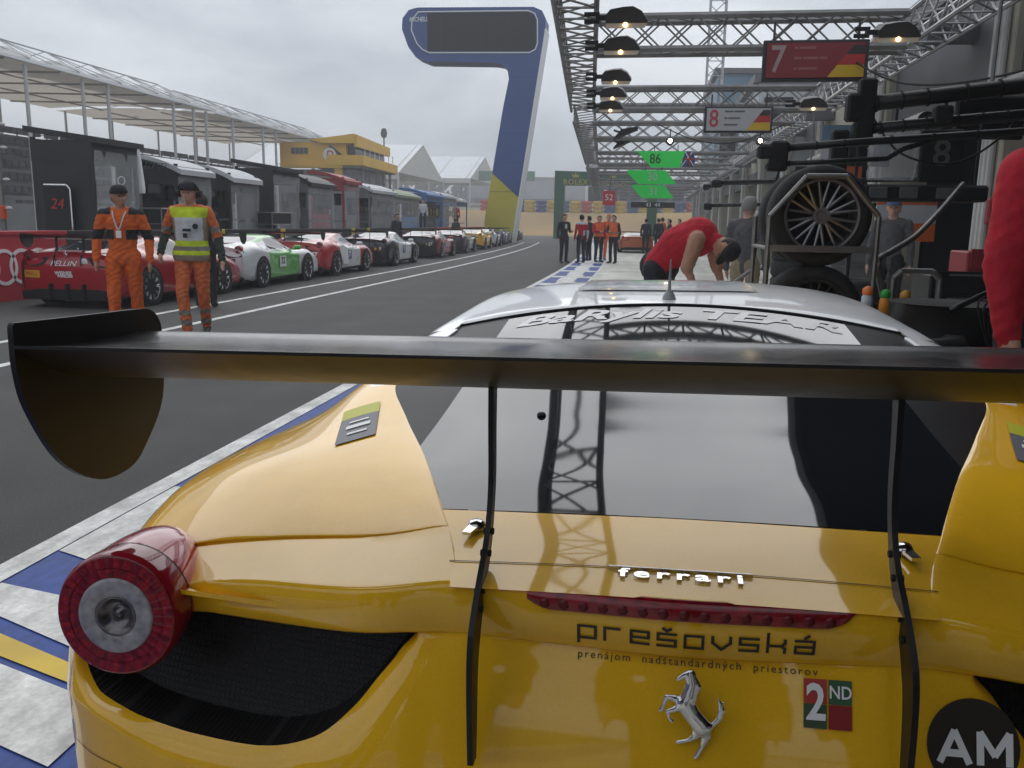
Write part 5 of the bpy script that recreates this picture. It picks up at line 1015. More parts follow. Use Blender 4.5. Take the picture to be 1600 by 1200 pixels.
# fender stickers
for s_ in (-1, 1):
    def fend_pt(x, y):
        best = None; Gx = -G[:, :, 0]
        d2 = (Gx - x) ** 2 + (G[:, :, 1] - y) ** 2; i, j = np.unravel_index(np.argmin(d2[:, :nC // 2 + 6]), d2[:, :nC // 2 + 6].shape)
        i = min(max(i, 1), len(G) - 2); j = min(max(j, 1), nC - 2)
        p = np.array((Gx[i, j], G[i, j, 1], G[i, j, 2])); du = np.array((Gx[i, j + 1] - Gx[i, j - 1], G[i, j + 1, 1] - G[i, j - 1, 1], G[i, j + 1, 2] - G[i, j - 1, 2])); dv = np.array((Gx[i + 1, j] - Gx[i - 1, j], G[i + 1, j, 1] - G[i - 1, j, 1], G[i + 1, j, 2] - G[i - 1, j, 2]))
        n_ = np.cross(du, dv); return p[2] - (n_[0] * (x - p[0]) + n_[1] * (y - p[1])) / n_[2]
    corners = [(.605, .45), (.545, .50), (.600, .70), (.665, .66)]
    def st_pt(a_, b_, off):
        c = [np.array(q) for q in corners]; q = (c[0] * (1 - a_) + c[1] * a_) * (1 - b_) + (c[3] * (1 - a_) + c[2] * a_) * b_
        return (s_ * q[0], q[1], fend_pt(*q) + off)
    for nm, b0, b1, ma in (('sticker_body', 0, .70, mat('sticker_grey', (.13, .135, .15), .45)), ('sticker_tab', .702, 1, mat('sticker_lime', (.50, .50, .03), .45))):
        g = np.array([[st_pt(a_, b_, .0025) for a_ in np.linspace(0, 1, 9)] for b_ in np.linspace(b0, b1, 9)])
        MB().grid(g).build(nm, ma, YC)
    for k_, (w_, h_) in enumerate(((.5, .05), (.62, .09), (.5, .04))):
        b_ = .18 + .17 * k_; MB().grid(np.array([[st_pt(a_, q, .0042) for a_ in np.linspace(.5 - w_ / 2, .5 + w_ / 2, 7)] for q in (b_, b_ + h_)])).build('sticker_print', M_TEXTW, YC)
# wheels
for s_ in (-1, 1):
    for y_, z_ in ((.82, .335), (3.45, .33)):
        wl = link('wheel', None, YC, (s_ * .86, y_, z_))
        MB().lathe([(.22, -.10), (.30, -.115), (.33, -.10), (.338, 0), (.33, .10), (.30, .115), (.235, .113)], axis='x', n=40).build('tyre', M_TYRE, wl, smooth=True)
        rb = MB(); rb.lathe([(.235, .113 * s_), (.23, .09 * s_), (.21, .06 * s_)], axis='x', n=40)
        for k_ in range(10):
            a_ = 2 * math.pi * k_ / 10; rb.cyl((.075 * s_, .05 * math.cos(a_), .05 * math.sin(a_)), (.09 * s_, .225 * math.cos(a_), .225 * math.sin(a_)), .018, .011, n=6)
        rb.cyl((.04 * s_, 0, 0), (.095 * s_, 0, 0), .06, .045, n=16); rb.build('rim', M_RIM, wl, auto=40)
        MB().lathe([(.20, .0), (.36, .004), (.372, 0)], (s_ * .104 - 0, 0, 0), axis='x', n=40).build('wheel_arch', M_MATT, wl)

# fasteners, seams and wing hardware
def seam(nm, pts, th=.0016):
    b = MB()
    for a_, e_ in zip(pts[:-1], pts[1:]):
        a_, e_ = np.array(a_), np.array(e_); d_ = (e_ - a_) / np.linalg.norm(e_ - a_); n_ = np.array((-d_[1], d_[0])) * th / 2
        b.add([(q[0], fas_y(q[0], q[1]) - .0009, q[1]) for q in (a_ - n_, e_ - n_, e_ + n_, a_ + n_)], [(0, 1, 2, 3)])
    b.build(nm, mat('shut_line_dark', (.10, .055, .006), .7), YC)
for s_ in (-1, 1):
    seam('bumper_seam', [(s_ * x, .612 + .05 * (x - .3) ** 2) for x in np.linspace(.30, .90, 26)])
# ================================================================= race cars lined up along the pit wall
def car_body_mesh():
    b = MB()
    for s_ in (-1, 1):
        g = sec_grid(0, 0, 9, 3, 3, s_); k = g.shape[1]; n0 = len(b.V)
        b.V += [tuple(p) for p in g.reshape(-1, 3)]
        for i in range(len(g) - 1):
            for j in range(k - 1):
                q = g[i:i + 2, j:j + 2].reshape(-1, 3).mean(0); x, y, z = abs(q[0]), q[1], q[2]
                f = tuple(n0 + v for v in (i * k + j, i * k + j + 1, (i + 1) * k + j + 1, (i + 1) * k + j)); b.F.append(f if s_ > 0 else f[::-1])
                if .2 < y < 1.38 and j < 6: mi = 2
                elif 2.3 < y < 3.12 and z > .80 + .05 * x and x < .66 - .04 * (3.1 - y) and z < 1.16: mi = 2
                elif 1.42 < y < 2.75 and .84 < z < 1.085 and x > .56: mi = 2
                elif z < .19: mi = 3
                elif y < 2.45 and z > 1.02: mi = 4
                elif 1.2 < y < 3.0 and z < .80 and x > .8: mi = 1
                elif y > 3.0 and z > .66 and x < .5: mi = 4
                else: mi = 0
                b.M.append(mi)
        # rear face
        top_ = g[0][:7 * 3 + 1]; rows = []
        for t in np.linspace(0, 1, 9):
            r = []
            for p in top_:
                z = p[2] * (1 - t) + .25 * t; x = abs(p[0]) * (1 + .06 * t); r.append((s_ * x, (fas_y(min(x, .87), z) if t > .12 else 0) - (.0 if t > .12 else .006), z))
            rows.append(r)
        n0 = len(b.V); G2 = np.array(rows); k = G2.shape[1]; b.V += [tuple(p) for p in G2.reshape(-1, 3)]
        for i in range(8):
            for j in range(k - 1):
                f = tuple(n0 + v for v in (i * k + j, i * k + j + 1, (i + 1) * k + j + 1, (i + 1) * k + j)); b.F.append(f[::-1] if s_ > 0 else f); b.M.append(5)
        # corner between side and rear face
        side = g[0][6 * 3:]; e0 = len(b.V); 
    o = b.build('tmp', [M_YEL] * 6, auto=30); me = o.data; bpy.data.objects.remove(o); return me
BODY_ME = car_body_mesh()
def M_(b, auto=None):
    o = b.build('tmp', [M_BLK], auto=auto); me = o.data; bpy.data.objects.remove(o); return me
GRILLE_ME = M_(MB().add([(x, fas_y(x, z) - .006, z) for x, z in hole[::2]], [tuple(range(len(hole[::2])))]))
DIFF_ME = M_(MB().prism([(-.84, .14), (.84, .14), (.86, .27), (.55, .32), (-.55, .32), (-.86, .27)], -.055, .5, 'y'))
FINS_ME = M_(MB().box((-.3, -.06, .28), (.03, .12, .26)).box((.3, -.06, .28), (.03, .12, .26)).box((0, -.06, .28), (.03, .12, .26)))
LIGHT_ME = M_(MB().lathe([(0, -.004), (.05, -.006), (.055, 0), (.082, -.002), (.087, .01), (.086, .12), (.06, .2), (0, .22)], axis='y', n=20), 40)
LAMP_ME = M_(MB().lathe([(0, -.012), (.03, -.012), (.05, -.007)], axis='y', n=16))
BLADE_ME = M_(MB().grid(np.array([[(x, p[0], p[1]) for p in np.concatenate([prof[::3], prof[:1]])] for x in (-.83, -.4, 0, .4, .83)])), 50)
EP_ME = M_(MB().prism([tuple(p) for p in ep[::2]], -.004, .004, 'x')); UP_ME = M_(MB().prism([(.10, 1.18), (.05, 1.18), (.05, 1.02), (-.03, .9), (-.06, .74), (-.03, .74), (-.005, .86), (.10, 1.0)], -.006, .006, 'x'))
TY_ME = M_(MB().lathe([(.24, -.10), (.30, -.12), (.332, -.10), (.338, 0), (.332, .10), (.30, .12), (.24, .115)], axis='x', n=32), 60)
def rim_me():
    rb = MB(); rb.lathe([(.246, .116), (.24, .10), (.225, .05), (.22, -.06)], axis='x', n=32)
    for k_ in range(10):
        a_ = 2 * math.pi * k_ / 10
        for d_ in (-.09, .09): rb.cyl((.085, .05 * math.cos(a_), .05 * math.sin(a_)), (.105, .232 * math.cos(a_ + d_), .232 * math.sin(a_ + d_)), .014, .009, n=5)
    rb.cyl((.04, 0, 0), (.10, 0, 0), .06, .045, n=14); return M_(rb, 40)
RIM_ME = rim_me(); ARCH_ME = M_(MB().lathe([(.0, .0), (.375, .0)], axis='x', n=36)); MIR_ME = M_(MB().box((0, 0, 0), (.2, .1, .12), 0, .04).box((-.14, .02, -.05), (.16, .04, .03)))
BAR_ME = M_(MB().grid(np.array([[(x, lip_y(x) - .012, lip_z(x) - .002 - dz) for x in np.linspace(-.19, .19, 9)] for dz in (0, .02)])))
def inst(nm, me, ma, parent, loc=(0, 0, 0), rot=(0, 0, 0), scale=(1, 1, 1)):
    o = link(nm, me, parent, loc); o.rotation_euler = rot; o.scale = scale
    for i, q in enumerate(ma if isinstance(ma, (list, tuple)) else [ma]): o.material_slots[i].link = 'OBJECT'; o.material_slots[i].material = q
    return o
def paint(nm, c, **k): return mat('paint_' + nm, c, .3, 0, .9, noise=(2, .05), **k)
P_RED = paint('red', (.36, .012, .022)); P_WHT = paint('white', (.66, .67, .68)); P_GRN = paint('green', (.11, .42, .07)); P_BLK = paint('black', (.014, .014, .016)); P_DRED = paint('dark_red', (.20, .012, .016)); P_YEL = M_YEL; P_BLU = paint('blue', (.03, .06, .22)); P_SIL = paint('silver', (.30, .31, .33)); P_ORG = paint('orange', (.5, .10, .02))
P_BRED = paint('bright_red', (.45, .016, .02))
def pit_car(label, y, cols, num=None, numcol=M_TEXTW, rear=None, sc=.9, xr=-7.6, rot=0, detail=True, group='race cars lined up along the pit wall'):
    """cols: body, door accent, roof ; y is the rear axle"""
    t = thing('race_car', label, 'race car', (xr - .97 * sc + bend(y), y - .82 * sc, 0), rot - math.atan((bend(y + 1) - bend(y - 1)) / 2), group); t.scale = (sc,) * 3
    pa, ac, ro = cols; rear = rear or pa
    inst('body', BODY_ME, [pa, ac, M_GLASS, M_MATT, ro, rear], t)
    [inst('rear_grille', GRILLE_ME, M_MATT, t, scale=(s_, 1, 1)) for s_ in (-1, 1)]; inst('diffuser', DIFF_ME, M_MATT, t)
    if detail: inst('diffuser_fins', FINS_ME, M_MATT, t); inst('high_brake_light', BAR_ME, M_RED, t)
    for s_ in (-1, 1):
        tl = inst('tail_light', LIGHT_ME, M_RED, t, (s_ * .757, .02, .856), (R(9), 0, s_ * R(7)))
        if detail: inst('lamp_centre', LAMP_ME, M_DARKL, tl)
        inst('door_mirror', MIR_ME, ac, t, (s_ * .98, 2.75, .86), scale=(s_, 1, 1))
        for yy, zz in ((.82, .335), (3.45, .33)):
            w = link('wheel', None, t, (s_ * .87, yy, zz)); w.scale = (s_, 1, 1); inst('wheel_arch', ARCH_ME, M_MATT, w, (.105, 0, 0)); inst('tyre', TY_ME, M_TYRE, w); inst('rim', RIM_ME, M_RIMS, w)
    wg = link('rear_wing', None, t, (0, -.03, 1.20)); inst('wing_blade', BLADE_ME, M_CARB, wg)
    for s_ in (-1, 1): inst('end_plate', EP_ME, M_CARB, wg, (s_ * .834, 0, 0)); inst('wing_upright', UP_ME, M_CARB, t, (s_ * .247, 0, -.026))
    if num:
        text('rear_number', num, .17, numcol, t, lambda u, v, w: ((x := .62 + u), fas_y(x, .60 + v) - .008, .60 + v), sx=.95, shear=.15, bold=.006)
        text('side_number', num, .22, numcol, t, lambda u, v, w: (.935, 2.0 + u, .56 + v), bold=.006)
        MB().quad((.932, 1.82, .42), (.932, 2.18, .42), (.932, 2.18, .68), (.932, 1.82, .68)).build('number_panel', M_TEXTW if numcol is not M_TEXTW else P_BLU, t)
        dd = MB().add([((x := .47 + .045 * math.cos(a_)), fas_y(x, .60) - .007, .60 + .045 * math.sin(a_)) for a_ in np.linspace(0, 2 * math.pi, 17)[:-1]], [tuple(range(16))]).build('yellow_roundel', mat('roundel_yellow', (.65, .35, .03), .5), t)
    return t
def rear_text(t, nm, body, x, z, size, ma, **k): return text(nm, body, size, ma, t, lambda u, v, w: ((q := x + u), fas_y(q, z + v) - .009, z + v), **k)
c = pit_car('red race car with open door, nearest at the pit wall behind the marshals', 12.55, (P_RED, P_RED, P_RED))
rear_text(c, 'sponsor_lettering', 'PELLIN', -.08, .74, .12, M_TEXTW, sx=1.3, shear=.25); rear_text(c, 'sponsor_lettering', 'WISHES', -.08, .585, .075, M_TEXTW, sx=1.2, bold=.003); rear_text(c, 'sponsor_lettering', 'WIRELESS', -.05, .535, .06, M_TEXTW, sx=1.1, bold=.003)
MB().grid(np.array([[(x, fas_y(x, z) - .007, z) for x in np.linspace(-.86, -.52, 12)] for z in np.linspace(.50, .62, 5)])).build('tyre_sticker', mat('sticker_yellow', (.68, .40, .02), .5), c); rear_text(c, 'tyre_sticker_letters', 'PIRELLI', -.69, .56, .085, mat('logo_red', (.5, .03, .03), .5), sx=.95, bold=.002)
MB().add([((x := .30 + .06 * math.cos(a_)), fas_y(x, .78) - .008, .78 + .06 * math.sin(a_)) for a_ in np.linspace(0, 2 * math.pi, 21)[:-1]], [tuple(range(20))]).build('white_roundel', M_TEXTW, c); rear_text(c, 'roundel_letter', 'M', .30, .78, .06, M_TEXTB)
h2_ = link('horse_emblem', ho.data, c, (-.03, -.035, .012)); h2_.scale = (1.1,) * 3
dg = np.array([[(.95 + .55 * u, 2.75 - .62 * u, .25 + .55 * v) for u in np.linspace(0, 1, 5)] for v in np.linspace(0, 1, 6)]); dg[:, :, 0] += .05 * np.sin(np.linspace(0, math.pi, 6))[:, None]
MB().grid(dg).grid(dg[:, ::-1] - np.array((.03, .03, 0))).build('open_door', P_DRED, c, smooth=True)
c = pit_car('white and green race car number 32, second in the line', 16.65, (P_WHT, P_GRN, P_GRN), '32', M_TEXTB)
c = pit_car('red race car number 77 with white side graphics, third in the line', 20.95, (P_BRED, P_WHT, P_BRED), '77'); MB().add([(.975, 1.35, .3), (.965, 1.85, .3), (.96, 1.75, .75), (.972, 1.3, .85), (.978, 1.0, .8)], [(0, 1, 2, 3, 4)]).build('star_graphic', M_TEXTW, c)
pit_car('black race car number 9 with white roof edge, fourth in the line', 26.4, (P_BLK, P_WHT, P_WHT), '9', rear=P_BLK)
pit_car('dark red race car number 27 with black tail, fifth in the line', 33.2, (P_DRED, P_RED, P_RED), '27', rear=P_BLK)
for k, (y, cs, l_, n_) in enumerate(((39.0, (P_BLK, P_SIL, P_DRED), 'black race car ahead of the dark red number 27', None), (45.2, (P_YEL, P_YEL, P_YEL), 'yellow race car far down the line at the pit wall', None), (50.6, (P_WHT, P_SIL, P_WHT), 'white race car just ahead of the far yellow car', None),
   (56.2, (P_BLU, P_WHT, P_WHT), 'blue race car with white roof far down the line', None), (62.0, (P_SIL, P_WHT, P_WHT), 'silver race car near the far end of the line', None), (68, (P_ORG, P_BLK, P_WHT), 'orange race car near the far end of the line', None), (74, (P_BLK, P_WHT, P_BLU), 'dark race car with blue roof at the far end of the line', None))): pit_car(l_, y, cs, n_, detail=False)
pit_car('orange red race car parked on the apron beyond the standing people', 45.5, (P_ORG, P_RED, P_SIL), None, rear=P_ORG, xr=.55 - bend(45.5), sc=.9, detail=False, group='cars on the apron')
# ================================================================= people
SKIN = mat('skin', (.56, .32, .23), .55, noise=(9, .12)); SKIN2 = mat('skin_tanned', (.42, .22, .145), .55, noise=(9, .12)); HAIRD = mat('dark_hair', (.02, .015, .012), .7, noise=(40, .4)); SHOE = mat('dark_shoe', (.02, .02, .022), .6)
def cloth(nm, c): return mat('cloth_' + nm, c, .85, noise=(14, .16), bump=(34, .25))
C_OR = cloth('orange', (.62, .115, .018)); C_OR2 = cloth('faded_orange', (.60, .15, .05)); C_DK = cloth('dark', (.020, .020, .024)); C_NAVY = cloth('navy', (.022, .026, .045)); C_RED = cloth('red', (.46, .014, .03)); C_GREY = cloth('grey', (.10, .10, .105)); C_WHT = cloth('white', (.58, .60, .62)); C_HIV = cloth('lime', (.58, .72, .03)); C_TAN = cloth('tan', (.30, .25, .17)); C_DGR = cloth('dark_green', (.045, .06, .05)); C_KH = cloth('reflective_grey', (.22, .20, .18)); C_HOR = cloth('bright_orange', (.80, .16, .04)); C_BLU = cloth('blue', (.10, .18, .30))
BASE = dict(pel=(0, 0, .96), spi=(0, .01, 1.16), che=(0, .01, 1.34), nec=(0, .0, 1.50), hea=(0, -.02, 1.635), shl=(-.185, .01, 1.435), shr=(.185, .01, 1.435), ell=(-.245, .03, 1.15), elr=(.245, .03, 1.15), wrl=(-.255, -.03, .90), wrr=(.255, -.03, .90), hal=(-.255, -.06, .81), har=(.255, -.06, .81),
  hil=(-.095, 0, .92), hir=(.095, 0, .92), knl=(-.105, -.02, .51), knr=(.105, -.02, .51), anl=(-.11, .02, .09), anr=(.11, .02, .09), tol=(-.13, -.15, .035), tor=(.13, -.15, .035))
def person(label, loc, rz, top, legs, skin=SKIN, shoes=SHOE, pose=None, h=1.75, vox=.02, hair=HAIRD, cap=None, sleeves=True, bulk=1.0, group=None, stripes=None, forearm=None, look=0, vest=None, fingers=False, ears=False, bent=False, fold=.0075):
    J = {k: np.array(v, float) for k, v in BASE.items()}
    for k, v in (pose or {}).items(): J[k] = np.array(v, float)
    t = thing('person', label, 'person', loc, rz, group); s = h / 1.75; t.scale = (s, s, s)
    mats = [top, legs, skin, shoes, hair, vest[0] if vest else top]; B = bulk; TS = (1.06, .80, 1) if not bent else (1, 1, 1); ar = 0 if sleeves else 2; fo = 0 if (sleeves and forearm is None) else 2
    if forearm: mats.append(forearm); fo = 6
    tors = [(J['pel'] - (.05, 0, .0), J['pel'] + (.05, 0, 0), .125 * B, .125 * B, 1, (1, .82, 1)), (J['pel'], J['spi'], .13 * B, .13 * B, 0, TS), (J['spi'], J['che'], .135 * B, .15 * B, 0, TS), (J['shl'] * .8 + J['shr'] * .2 , J['shr'] * .8 + J['shl'] * .2, .078 * B, .078 * B, 0), (J['che'], J['nec'] - (0, 0, .03) if not bent else J['nec'], .12 * B, .065, 0, TS)]
    P = list(tors); hd = J['hea']; up_ = (hd - J['nec']); up_ /= np.linalg.norm(up_)
    cl, sl = math.cos(look), math.sin(look); f_ = np.array((sl, -cl, 0.)) if not bent else np.array((-.45, -.35, -.85)); f_ = f_ - up_ * (f_ @ up_) * (1 if bent else 0); f_ /= np.linalg.norm(f_); rt_ = np.cross(f_, up_)
    P += [(J['nec'] - up_ * .04, hd - up_ * .05, .056, .058, 2), (hd - up_ * .02 - f_ * .012, hd + up_ * .035 - f_ * .012, .088, .092, 2, (.88, 1.0, 1.0)), (hd - up_ * .085 + f_ * .035, hd - up_ * .03 + f_ * .03, .045, .062, 2), (hd + f_ * .085 - up_ * .02, hd + f_ * .105 - up_ * .035, .014, .017, 2), (hd + rt_ * .085 - up_ * .02, hd + rt_ * .088 + up_ * .015, .018, .02, 2, (.6, 1, 1)), (hd - rt_ * .085 - up_ * .02, hd - rt_ * .088 + up_ * .015, .018, .02, 2, (.6, 1, 1)), (hd + f_ * .082 - up_ * .07, hd + f_ * .084 - up_ * .068, .022, .022, 2)]
    for q in 'lr':
        P += [(J['sh' + q], J['el' + q], .062 * B, .050 * B, ar), (J['el' + q], J['wr' + q], .050 * B if sleeves else .044, .040 if sleeves else .031, fo)]
        w, hh = J['wr' + q], J['ha' + q]; d = hh - w; L_ = np.linalg.norm(d); d /= L_; ax = np.cross(d, (1., 0, 0)); ax /= np.linalg.norm(ax)
        P += [(w, w + d * .075, .028, .032, 2, (.75, 1.1, 1))]
        if fingers:
            for i in range(4):
                o_ = ax * (-.027 + .018 * i); ln = (.05, .06, .057, .045)[i]; a_ = w + d * .085 + o_; m_ = a_ + d * ln * .55; e_ = m_ + (d * .75 - np.array((0, .5, 0)) * 1) * ln * .5; P += [(a_, m_, .0095, .009, 2), (m_, e_, .009, .008, 2)]
            a_ = w + d * .03 - ax * .028; P += [(a_, a_ + d * .035 - ax * .02, .011, .010, 2), (a_ + d * .035 - ax * .02, a_ + d * .06 - ax * .018, .010, .0085, 2)]
        else: P += [(w + d * .085, w + d * .15 + np.array((0, -.02, 0)), .026, .016, 2, (.7, 1.1, 1)), (w + d * .04 - ax * .025, w + d * .09 - ax * .045, .012, .010, 2)]
        P += [(J['hi' + q], J['kn' + q], .095 * B, .068, 1), (J['kn' + q], J['an' + q] + (0, 0, .02), .068, .056, 1), (J['an' + q] + (0, .02, -.03), J['to' + q], .048, .04, 3, (1, 1, .9))]
    o = remesh('body', P, vox, mats, t, 3, (fold, 1.42) if not bent else (.004, 1.6))
    me = o.data; nP = len(me.polygons); C = np.zeros(nP * 3); me.polygons.foreach_get('center', C); C = C.reshape(-1, 3); idx = np.zeros(nP, np.int32); me.polygons.foreach_get('material_index', idx)
    if stripes:
        for q, fn in stripes:
            me.materials.append(q); k = fn(C, idx); idx[k] = len(me.materials) - 1
        me.polygons.foreach_set('material_index', idx)
    # hair or cap, following the head
    Rm = np.stack([rt_, -f_, up_], 1); b = MB()
    if cap is not None:
        b.lathe([(.0, .118), (.05, .112), (.085, .085), (.099, .045), (.103, .018), (.099, .014)], n=20); br = [(.075 * math.sin(a_) , -.075 - .085 * math.cos(a_)) for a_ in np.linspace(-1.3, 1.3, 9)]
        b.prism([(-.085, -.05)] + br + [(.085, -.05)], .022, .032); V = [(np.array((v[0] * .93, v[1] * 1.04, v[2])) @ Rm.T) + hd + up_ * .015 - f_ * .01 for v in b.V]; b.V = V; b.build('cap', cap, t, auto=50)
    elif hair is not None:
        pr = [(.0, .122), (.045, .118), (.08, .092), (.098, .05), (.102, .01), (.096, -.03), (.085, -.06)]; b.lathe(pr, n=20)
        V = []
        for v in b.V:
            v = np.array(v); 
            if v[1] < -.02 and v[2] < .07: v[1] *= .35; v[2] = max(v[2], .055)
            V.append((np.array((v[0] * .93, v[1] * 1.05 + .012, v[2])) @ Rm.T) + hd + up_ * .012)
        b.V = V; b.build('hair', hair, t, smooth=True)
    if cap is not None and hair is not None:
        hb = MB().lathe([(.099, .02), (.1, -.02), (.085, -.055), (.05, -.07)], n=20); hb.V = [(np.array((v[0] * .9, max(v[1], .0) * 1.0 + .012, v[2])) @ Rm.T) + hd for v in map(np.array, hb.V)]; hb.build('hair', hair, t, smooth=True)
    ey = MB()
    for e in (-1, 1): c_ = hd + f_ * .079 + rt_ * .032 * e + up_ * .004; ey.lathe([(0, .007), (.007, .004), (.009, 0), (.007, -.004), (0, -.007)], tuple(c_), n=8)
    ey.build('eyes', M_TEXTB, t, smooth=True)
    if ears:
        for e in (-1, 1): c_ = hd + rt_ * .095 * e - up_ * .005; MB().cyl(c_, c_ + rt_ * .05 * e, .042, .036, n=14).build('ear_cup', M_MATT, t, smooth=False)
        MB().sweep([hd + rt_ * .125 * math.sin(a_) + up_ * (.13 * math.cos(a_)) - f_ * .0 for a_ in np.linspace(-1.5, 1.5, 11)], .011, 6).build('ear_band', M_MATT, t, smooth=True)
    if vest:
        vm, ex, z0, stp = vest; VP = [(p[0], p[1], p[2] + ex, p[3] + ex, 0) + tuple(p[5:6]) for p in tors[1:]] + [(J['pel'] - (.05, 0, 0), J['pel'] + (.05, 0, 0), .125 * B + ex, .125 * B + ex, 0, (1, .82, 1))]
        v = remesh('vest', VP, .016, [vm], t, 3); bm = bmesh.new(); bm.from_mesh(v.data)
        kill = [f for f in bm.faces if f.calc_center_median().z < z0 or f.calc_center_median().z > J['nec'][2] - .015 or (abs(f.calc_center_median().x) > .205)]
        bmesh.ops.delete(bm, geom=kill, context='FACES'); bm.to_mesh(v.data); bm.free(); me = v.data
        nP = len(me.polygons); C = np.zeros(nP * 3); me.polygons.foreach_get('center', C); C = C.reshape(-1, 3); idx = np.zeros(nP, np.int32)
        for q, fn in stp: me.materials.append(q); idx[fn(C, idx)] = len(me.materials) - 1
        me.polygons.foreach_set('material_index', idx)
    return t
Z = lambda a, b: (lambda C, i: (C[:, 2] > a) & (C[:, 2] < b))
def band(q, a, b, only=None): return (q, lambda C, i: (C[:, 2] > a) & (C[:, 2] < b) & (np.isin(i, only) if only is not None else True))
# the two marshals walking up the lane
p1 = person('marshal in orange overalls with dark chest bands and dark cap', (-5.63, 8.78, 0), R(20), C_OR, C_OR, SKIN2, vox=.011, h=1.70, cap=C_DK, bulk=1.10, look=R(32), fingers=True,
  pose=dict(ell=(-.275, .03, 1.17), wrl=(-.275, -.06, .93), hal=(-.27, -.09, .84), elr=(.275, .04, 1.17), wrr=(.285, -.03, .92), har=(.285, -.05, .83), knl=(-.11, -.07, .51), anl=(-.115, -.06, .09), tol=(-.13, -.23, .035), knr=(.11, .02, .51), anr=(.115, .12, .10), tor=(.13, -.03, .035)),
  stripes=[(C_DK, lambda C, i: (i == 0) & (C[:, 2] > 1.16) & (C[:, 2] < 1.27) & (abs(C[:, 0]) > .06)), (C_DK, lambda C, i: (i == 0) & (C[:, 2] > 1.44) & (abs(C[:, 0]) > .09))])
MB().sweep(cat1(np.array([(-.07, -.075, 1.47), (-.05, -.135, 1.40), (.0, -.16, 1.27), (.05, -.135, 1.40), (.07, -.075, 1.47)]), 5), .008, 5).build('lanyard', C_WHT, p1, smooth=True); MB().box((0, -.165, 1.22), (.055, .008, .08)).build('badge', M_TEXTW, p1)
p2 = person('marshal in orange trousers and lime vest wearing ear defenders', (-5.08, 9.25, 0), R(14), C_OR2, C_OR2, SKIN, vox=.011, h=1.76, cap=C_DK, bulk=1.06, look=R(-8), fingers=True, ears=True, forearm=C_DGR,
  pose=dict(ell=(-.30, .06, 1.19), wrl=(-.33, -.06, .97), hal=(-.32, -.12, .89), elr=(.285, .05, 1.15), wrr=(.33, .0, .90), har=(.34, -.03, .81), knl=(-.10, -.11, .52), anl=(-.06, -.12, .09), tol=(-.06, -.29, .035), knr=(.10, .02, .51), anr=(.08, .17, .13), tor=(.09, .03, .04)),
  stripes=[band(C_KH, .28, .34, [1]), band(C_KH, .16, .22, [1]), (C_KH, lambda C, i: (i == 0) & (C[:, 2] > 1.20) & (C[:, 2] < 1.27) & (abs(C[:, 0]) > .2))],
  vest=(C_TAN, .035, .885, [(C_WHT, lambda C, i: (abs(C[:, 0]) < .15) & (C[:, 2] > 1.0) & (C[:, 1] < 0)), (C_HIV, lambda C, i: (C[:, 2] > 1.365) & (C[:, 1] < .02)), (C_HIV, lambda C, i: (C[:, 2] > 1.055) & (C[:, 2] < 1.11)), (C_HIV, lambda C, i: (C[:, 2] > .95) & (C[:, 2] < 1.005)), (C_KH, lambda C, i: (C[:, 2] > 1.005) & (C[:, 2] < 1.055))]))
MB().box((0, -.178, 1.23), (.09, .006, .03)).box((-.02, -.178, 1.17), (.045, .006, .05)).build('vest_badge', C_NAVY, p2); MB().lathe([(0, 0), (.032, .0)], (.09, -.165, 1.27), axis='y', n=14).build('vest_crest', C_NAVY, p2)
person('person in dark clothes half hidden behind the lime vested marshal', (-6.72, 12.6, 0), R(200), C_DK, C_DK, vox=.02, h=1.72)
# people further along the pit wall
person('person in black standing between the black car and the dark red car', (-9.0, 31.2, 0), R(60), C_DK, C_DK, SKIN2, h=1.64, vox=.022); person('person in white shirt standing before the blue stands', (-11.7, 45.6, .86), R(20), C_WHT, C_NAVY, h=1.7, vox=.025); person('person in dark jacket before the red part of the wall', (-10.3, 47.5, 0), R(200), C_NAVY, C_DK, h=1.6, vox=.025); person('person in red jacket by the far blue stand', (-12.1, 55.8, .86), R(30), C_RED, C_DK, h=1.7, vox=.025)
# group standing on the painted strip
person('person in black suit standing on the edge of the lane', (-2.79, 31.2, 0), R(35), C_DK, C_DK, vox=.018, h=1.72, stripes=[(C_WHT, lambda C, i: (i == 0) & (C[:, 1] < -.09) & (C[:, 2] > 1.25) & (abs(C[:, 0] - .02) < .04))], pose=dict(wrr=(.2, -.22, 1.15), har=(.12, -.27, 1.2)))
person('person in red and white jacket on the painted strip, seen from behind', (-2.2, 31.6, 0), R(-150), C_RED, C_NAVY, vox=.018, h=1.72, stripes=[(C_WHT, lambda C, i: (i == 0) & (C[:, 2] > 1.41)), (C_WHT, lambda C, i: (i == 0) & (C[:, 2] < 1.2) & (C[:, 0] < -.02) & (C[:, 1] > 0))]); person('person in dark jacket half hidden behind the red and white jacket', (-2.05, 33.6, 0), R(-120), C_NAVY, C_DK, vox=.022, h=1.7)
HV = lambda: [band(C_KH, 1.12, 1.17, [5]), ]
for l_, x, y, rz, leg, hh in (('broad person in orange vest with folded arms, left of two', -1.62, 32.6, 25, C_DK, 1.7), ('slim person in orange vest facing away, right of two', -1.05, 31.8, -30, C_DK, 1.72)):
    person(l_, (x, y, 0), R(rz), C_NAVY if hh > 1.71 else C_RED, leg, vox=.018, h=hh, bulk=1.15 if hh < 1.71 else 1.0, vest=(C_HOR, .03, .98, [(C_KH, lambda C, i: (C[:, 2] > 1.10) & (C[:, 2] < 1.14))]), pose=dict(ell=(-.26, -.06, 1.18), wrl=(-.08, -.22, 1.16), hal=(.0, -.24, 1.18)))
person('person in bright orange hooded jacket behind the two vests', (-1.35, 34.5, 0), R(20), C_HOR, C_HOR, hair=C_HOR, vox=.022, h=1.78)
